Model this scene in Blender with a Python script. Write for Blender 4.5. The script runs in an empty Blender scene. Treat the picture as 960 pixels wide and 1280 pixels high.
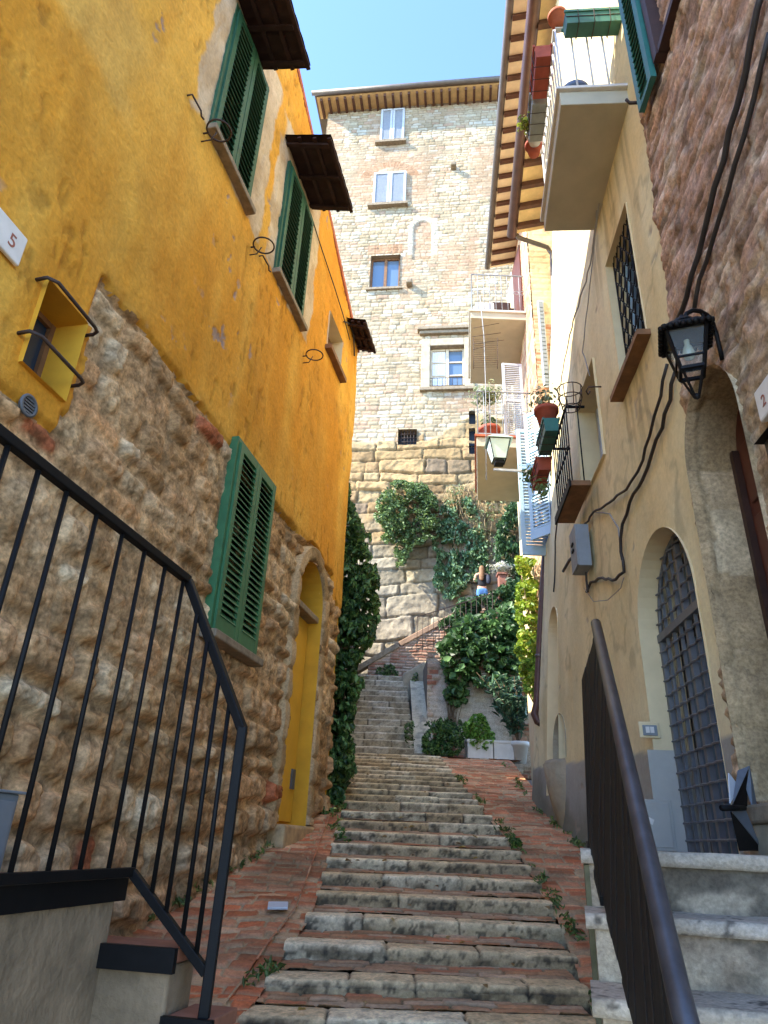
import bpy, bmesh, math, random
import numpy as np
from mathutils import Vector, Matrix
R_ = random.Random(7)
rad = math.radians
SC = bpy.context.scene
COL = SC.collection
V3 = lambda *a: np.array(a, float)

# ------------------------------------------------------------------ camera geometry
f_, cx_, cy_ = 860., 480., 640.
EYE = 1.6
UP = V3(75, -1790, 860); UP /= np.linalg.norm(UP)
_z = V3(0, 0, 1); FW = _z - (_z @ UP) * UP; FW /= np.linalg.norm(FW)
RT = np.cross(FW, UP)
if RT[0] < 0: RT = -RT
O = V3(0, 0, EYE)
def ray(u, v):
    d = V3((u - cx_) / f_, (v - cy_) / f_, 1.)
    return V3(d @ RT, d @ FW, d @ UP)
def hit(u, v, p0, n):
    d = ray(u, v); t = ((np.asarray(p0) - O) @ n) / (d @ n); return O + t * d
def atY(u, v, Y): return hit(u, v, (0, Y, 0), V3(0, 1, 0))
def atZ(u, v, z): return hit(u, v, (0, 0, z), V3(0, 0, 1))

class Fr:                                   # a wall frame: s along the wall, n out of it, z up
    def __init__(self, o, a):
        self.o = V3(*o); a = V3(a[0], a[1], 0); self.a = a / np.linalg.norm(a)
        self.n = V3(self.a[1], -self.a[0], 0); self.flip = 1
    def p(self, s, n, z): return self.o * V3(1, 1, 0) + self.a * s + self.n * n + V3(0, 0, z)
    def px(self, u, v, n=0.):               # pixel -> (s, z) on the wall, n in front of it
        P = hit(u, v, self.o + self.n * n, self.n); return float((P - self.o) @ self.a), float(P[2])

# ------------------------------------------------------------------ noise / masonry
def _h(ix, iy, seed):
    with np.errstate(over='ignore'):
        n = (ix.astype(np.int64) * 374761393 + iy.astype(np.int64) * 668265263 + seed * 1442695041) & 0xffffffff
        n = ((n ^ (n >> 13)) * 1274126177) & 0xffffffff
        n = ((n ^ (n >> 16)) * 2246822519) & 0xffffffff
    return ((n ^ (n >> 15)) & 0xffff) / 65535.
def vn(x, y, seed=0):
    ix = np.floor(x); iy = np.floor(y); fx = x - ix; fy = y - iy
    fx = fx * fx * (3 - 2 * fx); fy = fy * fy * (3 - 2 * fy)
    a = _h(ix, iy, seed); b = _h(ix + 1, iy, seed); c = _h(ix, iy + 1, seed); d = _h(ix + 1, iy + 1, seed)
    return (a * (1 - fx) + b * fx) * (1 - fy) + (c * (1 - fx) + d * fx) * fy
def fbm(x, y, seed=0, o=4):
    r = 0; a = .5; t = 0
    for i in range(o):
        r = r + a * vn(x, y, seed + i * 17); t += a; a *= .5; x = x * 2.03 + 5.1; y = y * 2.03 + 1.7
    return r / t
def sst(a, b, x):
    t = np.clip((x - a) / (b - a), 0, 1); return t * t * (3 - 2 * t)
def masonry(U, Vv, rows, lens, seed, warp=0., wf=2., p=6.):
    rng = np.random.RandomState(seed)
    U = U + warp * (fbm(U * wf, Vv * wf, seed + 3, 3) - .5) * 2
    Vv = Vv + warp * (fbm(U * wf + 9, Vv * wf + 4, seed + 5, 3) - .5) * 2
    v0, v1, u0, u1 = Vv.min() - .5, Vv.max() + .5, U.min() - 1, U.max() + 1
    e = [v0]
    while e[-1] < v1: e.append(e[-1] + rng.uniform(*rows))
    e = np.array(e); ri = np.clip(np.searchsorted(e, Vv, 'right') - 1, 0, len(e) - 2)
    d = np.zeros(U.shape); rr = np.zeros(U.shape + (3,)); a = np.zeros(U.shape); b = np.zeros(U.shape)
    for r in range(len(e) - 1):
        h = e[r + 1] - e[r]
        n = int((u1 - u0) / lens[0]) + 4
        L = np.cumsum(rng.uniform(lens[0], lens[1], n)) + u0 - rng.uniform(0, lens[1]) - .2
        rnd = rng.rand(n, 3)
        m = ri == r
        if not m.any(): continue
        uu = U[m]; ci = np.clip(np.searchsorted(L, uu, 'right') - 1, 0, n - 2)
        w = L[ci + 1] - L[ci]
        aa = np.abs(2 * (uu - L[ci]) / w - 1); bb = np.abs(2 * (Vv[m] - e[r]) / h - 1)
        # distance to the edge of a rounded block
        du = (1 - aa) * w / 2; dv = (1 - bb) * h / 2
        k = min(.5, 1. / p) * np.minimum(w, h)
        q = np.maximum(k - du, 0) ** 2 + np.maximum(k - dv, 0) ** 2
        d[m] = np.where((du < k) & (dv < k), k - np.sqrt(q), np.minimum(du, dv))
        rr[m] = rnd[ci]; a[m] = aa; b[m] = bb
    return d, rr

def lin(hx):
    hx = hx.lstrip('#'); c = np.array([int(hx[i:i + 2], 16) / 255. for i in (0, 2, 4)])
    return np.where(c < .04045, c / 12.92, ((c + .055) / 1.055) ** 2.4)
def pal(cols, r):
    c = np.array([lin(x) for x in cols]); i = np.clip((r * len(cols)).astype(int), 0, len(cols) - 1)
    return c[i]
def mixc(a, b, t): return a * (1 - t[..., None]) + b * t[..., None]

# ------------------------------------------------------------------ materials
def _nt(name):
    m = bpy.data.materials.new(name); m.use_nodes = True
    nt = m.node_tree; b = nt.nodes['Principled BSDF']; return m, nt, b
def noise_chain(nt, scale, detail=5, rough=.6):
    tc = nt.nodes.new('ShaderNodeTexCoord'); n = nt.nodes.new('ShaderNodeTexNoise')
    n.inputs['Scale'].default_value = scale; n.inputs['Detail'].default_value = detail; n.inputs['Roughness'].default_value = rough
    nt.links.new(tc.outputs['Object'], n.inputs['Vector']); return n
def ramp(nt, src, stops):
    r = nt.nodes.new('ShaderNodeValToRGB'); e = r.color_ramp.elements
    while len(e) < len(stops): e.new(.5)
    for el, (p, c) in zip(e, stops): el.position = p; el.color = (c[0], c[1], c[2], 1)
    nt.links.new(src, r.inputs['Fac']); return r
def bump(nt, b, src, strength, dist):
    bp = nt.nodes.new('ShaderNodeBump'); bp.inputs['Strength'].default_value = strength; bp.inputs['Distance'].default_value = dist
    nt.links.new(src, bp.inputs['Height']); nt.links.new(bp.outputs['Normal'], b.inputs['Normal'])
def mat(name, c, rough=.6, var=.2, scale=8, bmp=.2, bd=.01, metal=0, c2=None, spec=.5):
    m, nt, b = _nt(name); c = lin(c)
    n = noise_chain(nt, scale)
    lo = lin(c2) if c2 else c * (1 - var); hi = c if c2 else np.minimum(c * (1 + var * .6), 1)
    r = ramp(nt, n.outputs['Fac'], [(.3, lo), (.68, hi)])
    nt.links.new(r.outputs['Color'], b.inputs['Base Color'])
    b.inputs['Roughness'].default_value = rough; b.inputs['Metallic'].default_value = metal
    b.inputs['Specular IOR Level'].default_value = spec
    if bmp:
        n2 = noise_chain(nt, scale * 5, 4); bump(nt, b, n2.outputs['Fac'], bmp, bd)
    return m
def matv(name, rough=.85, scale=30, amt=.5, bmp=.5, bd=.01, scale2=4, spec=.3, blotch=.25):
    """colour attribute (stone by stone) times fine grain and weathering"""
    m, nt, b = _nt(name)
    at = nt.nodes.new('ShaderNodeAttribute'); at.attribute_name = 'Col'
    n = noise_chain(nt, scale, 6, .65); n2 = noise_chain(nt, scale2, 5, .6)
    r = ramp(nt, n.outputs['Fac'], [(.28, (1 - amt,) * 3), (.72, (1 + amt * .45,) * 3)])
    r2 = ramp(nt, n2.outputs['Fac'], [(.3, (1 - blotch, 1 - blotch, 1 - blotch)), (.7, (1 + blotch * .5,) * 3)])
    m1 = nt.nodes.new('ShaderNodeMix'); m1.data_type = 'RGBA'; m1.blend_type = 'MULTIPLY'; m1.inputs[0].default_value = 1
    m2 = nt.nodes.new('ShaderNodeMix'); m2.data_type = 'RGBA'; m2.blend_type = 'MULTIPLY'; m2.inputs[0].default_value = 1
    nt.links.new(at.outputs['Color'], m1.inputs[6]); nt.links.new(r.outputs['Color'], m1.inputs[7])
    nt.links.new(m1.outputs[2], m2.inputs[6]); nt.links.new(r2.outputs['Color'], m2.inputs[7])
    nt.links.new(m2.outputs[2], b.inputs['Base Color'])
    b.inputs['Roughness'].default_value = rough; b.inputs['Specular IOR Level'].default_value = spec
    bump(nt, b, n.outputs['Fac'], bmp, bd)
    return m
def mat_leaf(name):
    m, nt, b = _nt(name)
    at = nt.nodes.new('ShaderNodeAttribute'); at.attribute_name = 'Col'
    nt.links.new(at.outputs['Color'], b.inputs['Base Color'])
    b.inputs['Roughness'].default_value = .45; b.inputs['Specular IOR Level'].default_value = .4
    tr = nt.nodes.new('ShaderNodeBsdfTranslucent'); nt.links.new(at.outputs['Color'], tr.inputs['Color'])
    mx = nt.nodes.new('ShaderNodeMixShader'); mx.inputs[0].default_value = .3
    out = nt.nodes['Material Output']
    nt.links.new(b.outputs[0], mx.inputs[1]); nt.links.new(tr.outputs[0], mx.inputs[2]); nt.links.new(mx.outputs[0], out.inputs['Surface'])
    return m
def mat_glass(name, c='#2c3a48', rough=.08):
    m, nt, b = _nt(name); b.inputs['Base Color'].default_value = (*lin(c), 1); b.inputs['Roughness'].default_value = rough
    b.inputs['Specular IOR Level'].default_value = .9
    n = noise_chain(nt, 3, 2); bump(nt, b, n.outputs['Fac'], .06, .02); return m

M = {}
M['stucco'] = matv('stucco', .9, 30, .22, .9, .010, 2.6, .2, .16)
M['rubble'] = matv('rubble_stone', .9, 48, .5, .45, .006, 8, .15, .2)
M['ashlar'] = matv('ashlar', .9, 11, .25, .6, .03, 1.3, .2, .12)
M['paving'] = matv('brick_paving', .8, 45, .35, .6, .006, 3, .3, .3)
M['stepstone'] = matv('step_stone', .85, 55, .4, 1., .006, 9, .2, .22)
M['plaster'] = matv('plaster', .9, 25, .12, .5, .006, 1.6, .2, .14)
M['leaf'] = mat_leaf('leaf')
M['iron'] = mat('black_iron', '#0e0d0d', .6, .3, 20, .15, .002, 0, spec=.2)
M['rust'] = mat('rusty_iron', '#3a2a22', .7, .4, 30, .3, .003)
M['green'] = mat('green_paint', '#356a42', .6, .25, 7, .15, .002)
M['dgreen'] = mat('dark_green_paint', '#24553a', .6, .3, 7, .15, .002)
M['tgreen'] = mat('teal_paint', '#2f6a60', .5, .2, 9, .15, .002)
M['grayshut'] = mat('grey_paint', '#b9bcc0', .6, .1, 9, .1, .002)
M['blueshut'] = mat('pale_blue_paint', '#b4cfdd', .55, .08, 7, .1, .002)
M['sill'] = mat('sill_stone', '#8a7a63', .85, .35, 12, .5, .006)
M['wood'] = mat('old_wood', '#7a5534', .7, .35, 10, .3, .004)
M['dwood'] = mat('dark_wood', '#3c241a', .6, .35, 10, .3, .003)
M['beam'] = mat('rafter_wood', '#5a3a28', .8, .3, 9, .3, .004)
M['tilec'] = mat('terracotta', '#b5623f', .8, .25, 10, .3, .004, c2='#8f4a30')
M['soffit'] = mat('soffit_tile', '#e0bd84', .85, .2, 5, .3, .004)
M['canopy'] = mat('canopy_tile', '#3c2b26', .8, .3, 9, .4, .01, spec=.15)
M['copper'] = mat('brown_gutter', '#5b4036', .45, .25, 5, .1, .002, .4)
M['greygut'] = mat('grey_gutter', '#6d6258', .5, .2, 5, .1, .002, .3)
M['cement'] = mat('cement', '#a1937a', .92, .25, 5, .8, .01)
M['dcement'] = mat('rough_render', '#927c60', .95, .38, 5, .8, .012, c2='#60513c')
M['wht'] = mat('white_metal', '#c9ccce', .5, .12, 8, .05, .001)
M['marble'] = mat('white_marble', '#d8d2c8', .6, .12, 8, .1, .002)
M['slabun'] = mat('slab_render', '#b8b29c', .9, .12, 3, .3, .004)
M['cabgrey'] = mat('grey_cabinet', '#7d8387', .55, .12, 6, .1, .002)
M['black'] = mat('black_plastic', '#101012', .5, .2, 8, .1, .002)
M['cable'] = mat('cable_rubber', '#2b2522', .6, .3, 8, .1, .002)
M['gcable'] = mat('grey_cable', '#8b8780', .6, .2, 8, .1, .002)
M['gate'] = mat('gate_iron', '#6a6c70', .5, .2, 12, .2, .002, .2)
M['panel'] = mat('dark_sheet_iron', '#231e1b', .6, .35, 7, .25, .003, .1, c2='#151211', spec=.25)
M['steelrail'] = mat('worn_handrail', '#4a484a', .42, .35, 14, .15, .002, .5)
M['glass'] = mat_glass('window_glass')
M['bluegl'] = mat_glass('window_glass_sky', '#5d7286')
M['lampgl'] = mat_glass('lamp_glass', '#a9b3a2', .2)
M['mintgl'] = mat_glass('mint_lamp_glass', '#c3d8cc', .35)
M['curtain'] = mat('lace_curtain', '#dfe2e6', .9, .12, 14, .2, .004)
M['brown'] = mat('brown_paint', '#5a2f22', .5, .25, 8, .1, .002)
M['door'] = mat('yellow_door', '#d9a52a', .8, .1, 4, .2, .003)
M['nicheyel'] = mat('yellow_reveal', '#cf9a25', .9, .12, 5, .3, .004)
M['pot'] = mat('terracotta_pot', '#a8513a', .8, .25, 9, .2, .003)
M['greenbox'] = mat('green_planter_plastic', '#3c6f5c', .5, .2, 9, .1, .002)
M['greybox'] = mat('grey_planter', '#8f938a', .7, .2, 9, .1, .002)
M['whitepot'] = mat('white_pot', '#cfcdc8', .7, .12, 6, .15, .003)
M['skin'] = mat('skin', '#d2a184', .6, .08, 20, 0)
M['hair'] = mat('light_brown_hair', '#8c6642', .6, .4, 40, .4, .01)
M['jeans'] = mat('blue_jeans', '#4f7fb8', .85, .15, 20, .2, .004)
M['top'] = mat('black_top', '#14151a', .85, .2, 20, .2, .004)
M['bark'] = mat('bark', '#6a5640', .9, .35, 14, .6, .01)
M['coping'] = mat('weathered_coping', '#a98a70', .85, .3, 6, .4, .006)
M['ironpaint'] = mat('grey_iron_paint', '#8b9094', .6, .3, 12, .1, .002)
M['dado'] = mat('grey_dado_paint', '#a8a69d', .9, .1, 5, .3, .003)
M['soffit2'] = mat('pale_soffit_tile', '#efdcb4', .85, .15, 5, .3, .004)
M['ventgrey'] = mat('vent_grey', '#55585b', .6, .2, 8, .1, .002)
M['plate'] = mat('sheet_metal', '#6c7178', .5, .25, 7, .15, .003, .2)
M['tanstone'] = mat('tan_sill_stone', '#b89a6e', .85, .35, 9, .7, .01)
M['navy'] = mat('dark_backpack', '#20283a', .8, .2, 12, .2, .003)
M['treadtile'] = mat('worn_tread_tile', '#8c5a42', .85, .3, 9, .3, .004)
M['rooftile'] = mat('old_roof_tile', '#8a7462', .9, .3, 8, .4, .01)
M['pillar'] = mat('dull_terracotta', '#93604e', .85, .3, 8, .3, .004)
M['twig'] = mat('dry_twig', '#a08a64', .9, .35, 14, .3, .004)
M['ground'] = mat('ground_earth', '#6f6152', .95, .3, 2, .6, .02)
M['ink'] = mat('faded_brown_ink', '#9a5a44', .8, .1, 10, 0)
M['peach'] = mat('ochre_reveal', '#dcc79c', .9, .1, 4, .2, .003)
M['bluem'] = mat('blue_plastic', '#5a6b86', .5, .2, 9, .1, .002)

# ------------------------------------------------------------------ objects
OFF = {}
def tag(o, label=None, cat=None, group=None, kind=None):
    if label: o['label'] = label
    if cat: o['category'] = cat
    if group: o['group'] = group
    if kind: o['kind'] = kind
    return o
def thing(name, label, cat, loc, group=None, kind=None):
    o = bpy.data.objects.new(name, None); COL.objects.link(o); o.empty_display_size = .1
    o.location = loc; OFF[o] = V3(*loc); return tag(o, label, cat, group, kind)
def link(name, me, m, parent=None):
    for mm in (m if isinstance(m, (list, tuple)) else [m]): me.materials.append(M[mm] if isinstance(mm, str) else mm)
    o = bpy.data.objects.new(name, me); COL.objects.link(o)
    if parent is not None: o.parent = parent; OFF[o] = OFF.get(parent, V3(0, 0, 0))
    else: OFF[o] = V3(0, 0, 0)
    return o
def npmesh(name, verts, faces, col=None, smooth=False, fcol=None):
    me = bpy.data.meshes.new(name)
    verts = np.asarray(verts, np.float32)
    if isinstance(faces, np.ndarray):
        k = faces.shape[1]; n = len(faces)
        me.vertices.add(len(verts)); me.vertices.foreach_set('co', verts.ravel())
        me.loops.add(n * k); me.loops.foreach_set('vertex_index', faces.astype(np.int32).ravel())
        me.polygons.add(n); me.polygons.foreach_set('loop_start', np.arange(0, n * k, k, dtype=np.int32))
        me.polygons.foreach_set('loop_total', np.full(n, k, np.int32))
        me.update(calc_edges=True)
    else:
        me.from_pydata([tuple(v) for v in verts], [], faces); me.update()
    if col is not None:
        a = me.color_attributes.new('Col', 'FLOAT_COLOR', 'POINT')
        c = np.ones((len(verts), 4), np.float32); c[:, :3] = col; a.data.foreach_set('color', c.ravel())
    if smooth: me.polygons.foreach_set('use_smooth', np.ones(len(me.polygons), bool))
    return me
def gridob(name, P, col, mask, m, parent=None, smooth=True, flip=False):
    """P: (ny,nx,3) grid of points; mask: (ny-1,nx-1) faces to keep"""
    ny, nx = P.shape[:2]; off = OFF.get(parent, V3(0, 0, 0)) if parent is not None else V3(0, 0, 0)
    idx = np.arange(ny * nx).reshape(ny, nx)
    fcs = np.stack([idx[:-1, :-1], idx[:-1, 1:], idx[1:, 1:], idx[1:, :-1]], -1)
    if flip: fcs = fcs[..., ::-1]
    fcs = fcs[mask] if mask is not None else fcs.reshape(-1, 4)
    used = np.unique(fcs); rm = -np.ones(ny * nx, int); rm[used] = np.arange(len(used))
    me = npmesh(name, P.reshape(-1, 3)[used] - off, rm[fcs], col.reshape(-1, 3)[used], smooth)
    return link(name, me, m, parent)

class MB:
    def __init__(s): s.v = []; s.f = []; s.sm = []
    def add(s, vs, fs, smooth=False):
        b = len(s.v); s.v += [tuple(v) for v in vs]; s.f += [tuple(b + i for i in f) for f in fs]; s.sm += [smooth] * len(fs); return s
    def obox(s, o, ax, ay, az, x, y, z):
        o = V3(*o); P = [o + ax * i + ay * j + az * k for k in z for j in y for i in x]
        return s.add(P, [(0, 2, 3, 1), (4, 5, 7, 6), (0, 1, 5, 4), (2, 6, 7, 3), (0, 4, 6, 2), (1, 3, 7, 5)])
    def wbox(s, fr, s0, s1, n0, n1, z0, z1):
        return s.obox(fr.p(0, 0, 0), fr.a, fr.n, V3(0, 0, 1), (s0, s1), (n0, n1), (z0, z1))
    def box(s, a, b):
        return s.obox((0, 0, 0), V3(1, 0, 0), V3(0, 1, 0), V3(0, 0, 1), (a[0], b[0]), (a[1], b[1]), (a[2], b[2]))
    def prism(s, pts, vec):                 # polygon extruded by vec
        n = len(pts); P = [V3(*p) for p in pts]; Q = [p + vec for p in P]
        fs = [tuple(range(n))[::-1], tuple(range(n, 2 * n))] + [(i, (i + 1) % n, n + (i + 1) % n, n + i) for i in range(n)]
        return s.add(P + Q, fs)
    def tube(s, pts, r, k=8, smooth=True, closed=False):
        P = [V3(*p) for p in pts]; n = len(P); rr = r if isinstance(r, (list, tuple)) else [r] * n
        vs = []; prev = None
        for i in range(n):
            if closed: t = P[(i + 1) % n] - P[i - 1]
            else: t = P[min(i + 1, n - 1)] - P[max(i - 1, 0)]
            t /= (np.linalg.norm(t) + 1e-9)
            a = prev if prev is not None else (V3(0, 0, 1) if abs(t[2]) < .9 else V3(1, 0, 0))
            u = a - (a @ t) * t; u /= (np.linalg.norm(u) + 1e-9); w = np.cross(t, u); prev = u
            vs += [P[i] + rr[i] * (math.cos(2 * math.pi * j / k) * u + math.sin(2 * math.pi * j / k) * w) for j in range(k)]
        fs = []
        for i in range(n if closed else n - 1):
            i2 = (i + 1) % n
            fs += [(i * k + j, i * k + (j + 1) % k, i2 * k + (j + 1) % k, i2 * k + j) for j in range(k)]
        if not closed: fs += [tuple(range(k))[::-1], tuple((n - 1) * k + j for j in range(k))]
        return s.add(vs, fs, smooth)
    def bar(s, a, b, w, h=None, up=V3(0, 0, 1)):
        a = V3(*a); b = V3(*b); t = b - a; L = np.linalg.norm(t); t /= L; h = h or w
        u = np.cross(t, up); nu = np.linalg.norm(u); u = u / nu if nu > 1e-4 else V3(1, 0, 0); w2 = np.cross(u, t)
        return s.obox(a, t, u, w2, (0, L), (-w / 2, w / 2), (-h / 2, h / 2))
    def lathe(s, o, prof, k=20, smooth=True, ax=V3(0, 0, 1)):
        o = V3(*o); ax = ax / np.linalg.norm(ax); u = np.cross(ax, V3(0, 1, 0) if abs(ax[1]) < .9 else V3(1, 0, 0)); u /= np.linalg.norm(u); w = np.cross(ax, u)
        vs = [o + ax * z + r * (math.cos(2 * math.pi * j / k) * u + math.sin(2 * math.pi * j / k) * w) for r, z in prof for j in range(k)]
        fs = [(i * k + j, i * k + (j + 1) % k, (i + 1) * k + (j + 1) % k, (i + 1) * k + j) for i in range(len(prof) - 1) for j in range(k)]
        return s.add(vs, fs, smooth)
    def build(s, name, m, parent=None, bev=0):
        off = OFF.get(parent, V3(0, 0, 0)) if parent is not None else V3(0, 0, 0)
        me = bpy.data.meshes.new(name); me.from_pydata([tuple(V3(*v) - off) for v in s.v], [], s.f); me.update()
        bm = bmesh.new(); bm.from_mesh(me); bmesh.ops.recalc_face_normals(bm, faces=bm.faces); bm.to_mesh(me); bm.free()
        me.polygons.foreach_set('use_smooth', np.array(s.sm, bool))
        o = link(name, me, m, parent)
        if bev:
            md = o.modifiers.new('bevel', 'BEVEL'); md.width = bev; md.segments = 2; md.limit_method = 'ANGLE'
        return o

# ------------------------------------------------------------------ setting planes
def dirvp(u):
    lo, hi = 900., 1250.
    for _ in range(40):
        mid = (lo + hi) / 2
        if ray(u, mid)[2] > 0: lo = mid
        else: hi = mid
    d = ray(u, lo)[:2]; return d / np.linalg.norm(d)
L = Fr((-.86, 7.53, 0), dirvp(680))                 # yellow house front
B = Fr((2.43, 10, 0), -dirvp(545))                  # beige house (s runs towards the viewer, n into the alley)
F = Fr((0, 20.2, 0), (math.cos(rad(7)), -math.sin(rad(7))))     # palazzo at the end
def rise(Y): return .22 * Y
def fBx(Y, z):
    t = np.clip((Y - 6.2) / 3.8, 0, 1)
    return 2.43 + (Y - 10) * .0757 + t * (-.13 + .097 * (np.minimum(z, 13) - 3.4))
def PB(u, v, off=0.):
    d = ray(u, v); lo, hi = .5, 30.
    g = lambda Y: (O + d * (Y / d[1]))[0] - (fBx(Y, (O + d * (Y / d[1]))[2]) - off)
    # walk outwards until the ray passes into the wall
    Y = .5
    while Y < 30 and g(Y) < 0: Y += .05
    lo, hi = Y - .05, Y
    for _ in range(30):
        m = (lo + hi) / 2
        if g(m) < 0: lo = m
        else: hi = m
    return O + d * (lo / d[1])
def BW(Y, z, off=0.):                        # point on the beige wall by depth and height
    return V3(fBx(Y, z) - off, Y, z)
xl = lambda Y: np.interp(Y, [0, 3.9, 4.3, 4.75, 5.4, 8.4, 14.65, 19], [-.62, -.58, -.52, -.48, -.38, -.36, -.49, -.5])
xr = lambda Y: np.interp(Y, [0, 3.9, 5.5, 7.3, 14.6], [1.0, 1.12, 1.34, 1.42, 1.35])

def snap_holes(S, Z, holes, res):
    """move grid vertices that lie near a hole's outline onto it; returns S, Z, signed distance"""
    for sd in holes:
        for _ in range(2):
            d = sd(S, Z); e = 1e-3
            gx = (sd(S + e, Z) - d) / e; gz = (sd(S, Z + e) - d) / e
            m = np.abs(d) < res * .62
            S = np.where(m, S - d * gx, S); Z = np.where(m, Z - d * gz, Z)
    return S, Z
def sd_rect(s0, s1, z0, z1):
    def f(S, Z):
        dx = np.abs(S - (s0 + s1) / 2) - (s1 - s0) / 2; dz = np.abs(Z - (z0 + z1) / 2) - (z1 - z0) / 2
        return np.maximum(dx, dz)
    return f
def sd_arch(s0, s1, z0, zs, k=1.):
    c = (s0 + s1) / 2; r = (s1 - s0) / 2
    def f(S, Z):
        dx = np.abs(S - c) - r
        up = np.sqrt((S - c) ** 2 + ((Z - zs) / k) ** 2) - r
        return np.maximum(np.where(Z > zs, up, dx), z0 - Z)
    return f
def arch_pts(s0, s1, z0, zs, k=1., n=16):
    c = (s0 + s1) / 2; r = (s1 - s0) / 2
    return [(s0, z0)] + [(c - r * math.cos(math.pi * i / n), zs + k * r * math.sin(math.pi * i / n)) for i in range(n + 1)] + [(s1, z0)]
def reveal(fr, pts, n0, n1, name, m, parent, closed=False, back=None):
    """inward faces of an opening: outline pts (s,z) swept from n0 to n1"""
    b = MB(); n = len(pts)
    vs = [fr.p(s, n0, z) for s, z in pts] + [fr.p(s, n1, z) for s, z in pts]
    b.add(vs, [(i, (i + 1) % n, n + (i + 1) % n, n + i) for i in range(n if closed else n - 1)])
    if back: b.add([fr.p(s, n1, z) for s, z in pts], [tuple(range(n))])
    return b.build(name, m, parent)
def lin_grid(a, b, r): return np.linspace(a, b, max(2, int(round((b - a) / r)) + 1))
SUN_DIR = (.93, .30, -.82); SUN_E = 2.0; SKY_S = .15; EXPO = 2.85
# ================================================================== YELLOW HOUSE (left)
DOORC = (-.36, .50)
yh = thing('yellow_house', 'yellow stuccoed house with rubble stone base and green shutters, left side of the alley', 'house', L.p(1.3, 0, 1.9))
rakez = lambda s: 8.76 - .432 * (s - 1.07)
h_niche = sd_rect(-4.80, -4.44, 3.72, 4.27)
h_door = sd_arch(DOORC[0], DOORC[1], 1.72, 4.05, 1.1)
h_w3 = sd_rect(-.20, .46, 7.52, 8.14)
RES = .017
S, Z = np.meshgrid(lin_grid(-6.6, 1.3, RES), lin_grid(.25, 12.2, RES))
holes = [h_niche, h_door, h_w3]
S, Z = snap_holes(S, Z, holes, RES)
d, rr = masonry(S, Z, (.15, .29), (.18, .50), 11, .075, 2.2, 2.4)
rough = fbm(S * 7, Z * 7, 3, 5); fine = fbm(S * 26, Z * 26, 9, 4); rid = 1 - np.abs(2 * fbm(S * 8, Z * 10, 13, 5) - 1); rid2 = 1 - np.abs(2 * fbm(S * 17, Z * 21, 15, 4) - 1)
bev = sst(.006, .034, d + (rough - .5) * .045)
lowc = sst(3.0, 2.0, Z + (rough - .5) * .8)                     # lower courses stand prouder of the mortar
dome = sst(.004, .06, d + (rough - .5) * .03) * (.022 + .062 * rr[..., 1] + .02 * lowc) - (rid - .6) * .03 - (rid2 - .6) * .016
mort = .012 - .010 * lowc + (fbm(S * 3, Z * 3, 16, 4) - .5) * .030 - (rid2 - .6) * .010
hs = np.maximum(dome, mort) + (fine - .5) * .016 + (fbm(S * 60, Z * 60, 17, 2) - .5) * .006
buried = sst(.010, -.006, dome - mort)
hs += (fbm(S * .8, Z * .8, 5, 3) - .5) * .08
cst = pal(['#cfa97c', '#bd9668', '#d6b488', '#b48e62', '#d4b890', '#c29a6c', '#cea476', '#ac875c', '#d2a270', '#caac82', '#ba9264', '#dcc29a'], rr[..., 0])
cst = np.where((rr[..., 2] > .99)[..., None], lin('#b56c48'), cst)
cst = cst * (.75 + .5 * fbm(S * 5, Z * 5, 21, 4))[..., None]
cst = mixc(cst, lin('#c5a276') * (.8 + .4 * fine)[..., None], buried * .75)
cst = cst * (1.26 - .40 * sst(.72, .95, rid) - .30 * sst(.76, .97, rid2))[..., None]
dk = sst(.56, .7, fbm(S * 6, Z * 9, 22, 5)); cst = mixc(cst, np.broadcast_to(lin('#5e4a30'), cst.shape), dk * .38)
# lower courses darker
low_dark = sst(2.6, 1.4, Z + (rough - .5) * 1.2); cst = cst * (1 - .10 * low_dark)[..., None]
# stucco line
zb = np.where(S < -4.42, 3.52, 4.66) + (fbm(S * 2.5, S * 0 + 1.3, 31, 4) - .5) * .10 + (fbm(S * 14, Z * 3, 33, 3) - .5) * .035
zb = np.where((S > -4.42) & (S < -4.05), zb + (-4.05 - S) * .0, zb)
ds = Z - zb                                                      # >0 stucco
bandx = np.abs(S + 4.62) < .25
ds = np.where(bandx & (Z < 4.3), np.maximum(ds, Z - 3.66), ds)
frame_n = .045 - np.maximum(np.abs(S + 4.62) - .18, np.abs(Z - 3.99) - .28)
ds = np.maximum(ds, frame_n)
ring = .14 - np.abs(sd_arch(DOORC[0] , DOORC[1], 1.0, 4.05, 1.1)(S, Z) - .08)
ds = np.where((S > -.7) & (S < .78) & (ring > 0), -np.maximum(ring, .02), ds)
ds = np.where(S > .84, Z - 4.35 + (rough - .5) * .1, ds)
scr = sst(.60, .74, fbm(S * 17, Z * 6, 45, 4)) * sst(.42, .6, fbm(S * 1.3, Z * .9, 46, 3))
und = (fbm(S * .9, Z * .9, 41, 3) - .5) * .05 + (fbm(S * 4.5, Z * 3.2, 43, 4) - .5) * .02 + (fine - .5) * .008 - scr * .010
chips = sst(.735, .76, fbm(S * 9 + 2, Z * 6.5, 47, 4)) * sst(.52, .66, fbm(S * 1.1, Z * .8, 48, 3))
hst = .055 + und - .012 * chips
t = sst(-.005, .05, ds)
H = hs * (1 - t) + np.maximum(hst, hs * .0 + .03) * t
big = fbm(S * .75 + 3, Z * .55, 51, 5); streak = fbm(S * 3.2, Z * .5, 53, 4)
cyel = mixc(np.broadcast_to(lin('#d8942c'), S.shape + (3,)), np.broadcast_to(lin('#e6b04a'), S.shape + (3,)), sst(.32, .68, big * .55 + streak * .45))
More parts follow.
